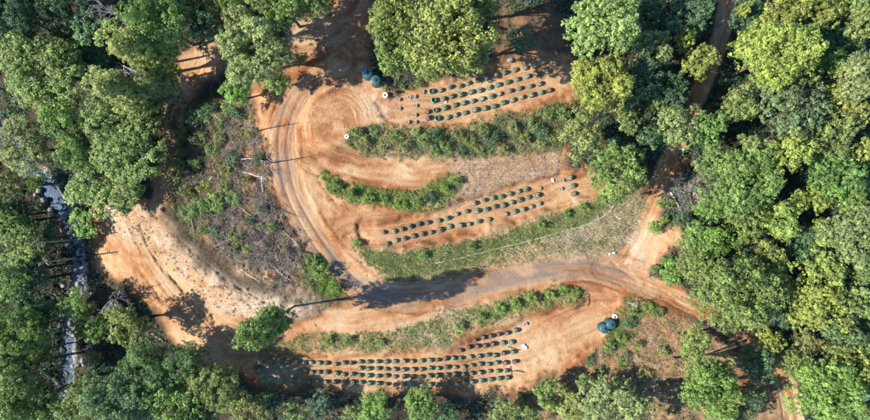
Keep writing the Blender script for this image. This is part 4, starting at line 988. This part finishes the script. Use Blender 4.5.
def pipe(name, line, r, material, label, cat):
    """a hose laid on the slope: round section swept along it"""
    L = smooth_line(line, 12); L = L + np.stack([np.zeros(len(L)), (fbm(L[:, 0] / 6, L[:, 0] * 0 + 3, 3) - .5) * 2.2], 1)
    p = P3(L[:, 0], L[:, 1]); z = p[:, 2].copy()
    p[:, 2] = np.maximum(z, (np.roll(z, 1) + np.roll(z, -1)) / 2) + r + .10
    p[0, 2] = z[0] + r; p[-1, 2] = z[-1] + r
    k = 7; V = []; F = []
    for i in range(len(p)):
        t = norm(p[min(i + 1, len(p) - 1)] - p[max(i - 1, 0)]); s_ = norm(np.cross(t, [0, 0, 1.0])); u = np.cross(s_, t)
        for j in range(k): a = 2 * pi * j / k; V.append(p[i] + (s_ * cos(a) + u * sin(a)) * r)
    for i in range(len(p) - 1):
        for j in range(k): F.append((i * k + j, i * k + (j + 1) % k, (i + 1) * k + (j + 1) % k, (i + 1) * k + j))
    return tag(obj(name, pymesh(name, V, F, material, True)), label, cat)
pipe("irrigation_pipe", [(434, 263.5), (462, 257.5), (502, 247), (540, 238), (580, 226.5), (597, 220), (611, 210)], .065, M_PIPE, "long pale irrigation pipe lying across the grassy slope", "pipe")
pipe("black_hose", [(511, 370.5), (518, 370), (524, 372)], .07, M_BLACK, "short black hose at the right end of the lower planters", "hose")
pipe("black_hose", [(510, 366), (511, 372), (510.5, 379)], .05, M_BLACK, "black hose closing off the lower planter rows at their right", "hose")
pipe("black_hose", [(508, 346), (514, 348), (520, 349.5)], .05, M_BLACK, "thin black hose beside the white sacks", "hose")

# ------------------------------------------------------------------ fallen logs and standing snags
def log(x0, y0, x1, y1, r, label, material=M_DEAD, name="fallen_log", nb=3):
    n = 7; t = np.linspace(0, 1, n); L = np.stack([x0 + (x1 - x0) * t, y0 + (y1 - y0) * t], 1)
    L[1:-1] += rng.normal(size=(n - 2, 2)) * .35
    p = P3(L[:, 0], L[:, 1]); lin = np.linspace(p[0, 2], p[-1, 2], n); p[:, 2] = np.maximum(p[:, 2], lin) + r * .8
    org = p[0].copy(); p = p - org
    segs = [(p[i], p[i + 1], r * (1 - .5 * t[i]), r * (1 - .5 * t[i + 1])) for i in range(n - 1)]
    e = obj(name, None, None, tuple(org))
    obj("stem", limb_mesh("stem", segs, material, 8), e)
    br = []
    for _ in range(nb):
        i = int(rng.integers(2, n - 1)); d = norm(p[i] - p[i - 1] + rng.normal(size=3) * .6 + np.array([0, 0, .3])); l = rng.uniform(.6, 1.8)
        br.append((p[i], p[i] + d * l, r * .4, r * .12))
    for b_ in br: obj("branch", limb_mesh("branch", [b_], material, 5), e)
    return tag(e, label, "log", "fallen logs")
log(817, 219, 872, 224, .22, "long pale fallen trunk in the right forest's clearing, upper of two", nb=5)
log(816, 256, 872, 264, .20, "long grey fallen trunk in the right forest's clearing, lower of two", nb=5)
log(811, 341, 833, 354, .18, "pale dead trunk slanting between trees at lower right", nb=5)
log(595, 395, 618, 420, .22, "pale slanting trunk below the lower water tanks at the bottom edge", nb=4)
log(624, 192, 611, 209, .22, "brown log continuing the irrigation pipe up the slope", nb=1)
log(683, 193, 687, 178, .16, "leftmost of four logs beside the north road", nb=0)
log(688, 195, 692, 179, .16, "second from left of four logs beside the north road", nb=0)
log(693, 196, 697, 180, .15, "third from left of four logs beside the north road", nb=0)
log(670, 192, 680, 211, .24, "pale thick log left of the slash pile at the north road", nb=1)
log(191, 215, 195, 236, .14, "upright-lying grey log at the top of the pale slope", nb=2)
log(197, 194, 193, 210, .12, "thin grey log in the brush above the pale slope", nb=2)
log(266, 229, 278, 246, .15, "grey log in the slash left of the road bend", nb=3)
log(274, 266, 292, 281, .15, "grey log lower in the slash near the bright green weeds", nb=3)
log(152, 333, 166, 342, .16, "whitish log beside the lower dirt track's shaded bend", nb=1)
log(588.5, 294, 587.5, 306, .12, "short dark stake lying above the lower terrace", M_BARK, nb=0)
log(240, 160, 268, 157, .14, "pale fallen limb left of the dirt loop", nb=4)
log(495, 325, 512, 313, .09, "thin pale branch on the bank above the lower planters", nb=2)
log(212, 112, 240, 140, .14, "long grey log crossing the upper end of the brush", nb=4)
log(226, 196, 252, 216, .13, "grey log in the middle of the dead brush", nb=4)
log(240, 268, 260, 282, .12, "grey log at the foot of the dead brush", nb=3)

for i, (x, y, a, L_) in enumerate(sorted([(228, 130, 1.2, 26), (244, 172, .3, 24), (214, 176, 2.2, 20), (256, 232, 1.0, 26), (284, 232, .7, 22), (240, 214, 2.6, 18), (276, 252, 1.3, 22), (258, 254, .2, 20), (296, 262, .9, 18), (226, 240, .6, 20), (262, 176, 1.5, 18), (206, 204, .9, 18)])):
    log(x, y, x + cos(a) * L_, y + sin(a) * L_, rng.uniform(.10, .22), f"weathered log lying in the dead brush, {ordinal(i + 1)} from the left by its upper end", nb=3)
def snag(px, py, h, r, label, lean=(0, 0), nb=6):
    e = obj("dead_snag", None, None, loc(px, py))
    p = [np.array([lean[0] * z, lean[1] * z, z * h - (.5 if z == 0 else 0)]) for z in np.linspace(0, 1, 6)]
    obj("trunk", limb_mesh("trunk", [(p[i], p[i + 1], r * (1 - .14 * i), r * (1 - .14 * (i + 1))) for i in range(5)], M_DEAD, 7), e)
    br = []
    for _ in range(nb):
        z = rng.uniform(.45, .98); b = np.array([lean[0] * z, lean[1] * z, z * h]); a = rng.random() * 6.28; l = rng.uniform(.4, 1.4)
        br.append((b, b + np.array([cos(a) * l, sin(a) * l, l * .35]), r * .35, r * .1))
    for b_ in br: obj("branch", limb_mesh("branch", [b_], M_DEAD, 4), e)
    return tag(e, label, "dead tree", "standing dead trunks")
snag(258, 131, 8.5, .15, "thin bare dead trunk left of the dirt loop, upper one")
snag(271, 163, 7.0, .15, "thin bare dead trunk left of the dirt loop, lower one")
snag(628, 302, 5.5, .10, "small pale dead trunk with twigs between the roads and lower tanks", (0, 0), 14)
snag(620, 385, 10, .28, "tall bare dead trunk on the slope below the lower tanks")
snag(188, 78, 9, .24, "bare trunk added for its shadow, below the first at the top left dirt patch")  # this and the next two trunks are added to cast long shadows
snag(196, 90, 7, .13, "lowest bare trunk added for its shadow at the top left dirt patch")
snag(176, 62, 11, .26, "bare trunk added for its shadow, left of the top left dirt patch")
snag(76, 258, 12, .27, "bare dead trunk standing beside the stony creek bed, lower one")
snag(72, 240, 13, .25, "bare dead trunk standing beside the stony creek bed, upper one")
snag(30, 246, 9, .14, "bare dead trunk at the left edge beneath the creek pool")

# boulders in the right-hand forest and along the creek
def boulder(px, py, r, label):
    V, F = blob(0, r, .75); me = pymesh("boulder", V, [tuple(f) for f in F], M_ROCK)
    o = obj("boulder", me, None, loc(px, py, r * .2)); md = o.modifiers.new("sub", 'SUBSURF'); md.levels = 1; md.render_levels = 1
    return tag(o, label, "boulder", "boulders")
for x, y, r, lab in [(40, 176, .9, "grey boulder at the head of the blue creek pool"), (66, 214, .9, "grey boulder at the foot of the blue creek pool"), (84, 236, .8, "grey boulder beside the stony creek bed, upper one"), (70, 300, .8, "grey boulder in the stony creek bed beside the bright trees"), (62, 350, .9, "grey boulder in the lower creek bed")]:
    boulder(x, y, r, lab)

# a blue tarpaulin draped over a low heap at the right edge
V = []; F = []; n = 12
tr_ = np.random.default_rng(5)
for i in range(n):
    for j in range(n):
        u, v = i / (n - 1) * 2 - 1, j / (n - 1) * 2 - 1; z = 1.0 * max(0, 1 - u * u) ** .6 * max(0, 1 - v * v) ** .6 + .06 * sin(7 * u + 3 * v) + tr_.normal() * .03
        V.append((u * 1.5, v * 1.0, z + .05))
for i in range(n - 1):
    for j in range(n - 1): F.append((i * n + j, (i + 1) * n + j, (i + 1) * n + j + 1, i * n + j + 1))
o = obj("tarpaulin", pymesh("tarpaulin", V, F, M_TARP, True), None, loc(862, 396), .4); md = o.modifiers.new("thick", 'SOLIDIFY'); md.thickness = .03
tag(o, "blue tarpaulin over a low heap at the right edge near the bottom", "tarpaulin")
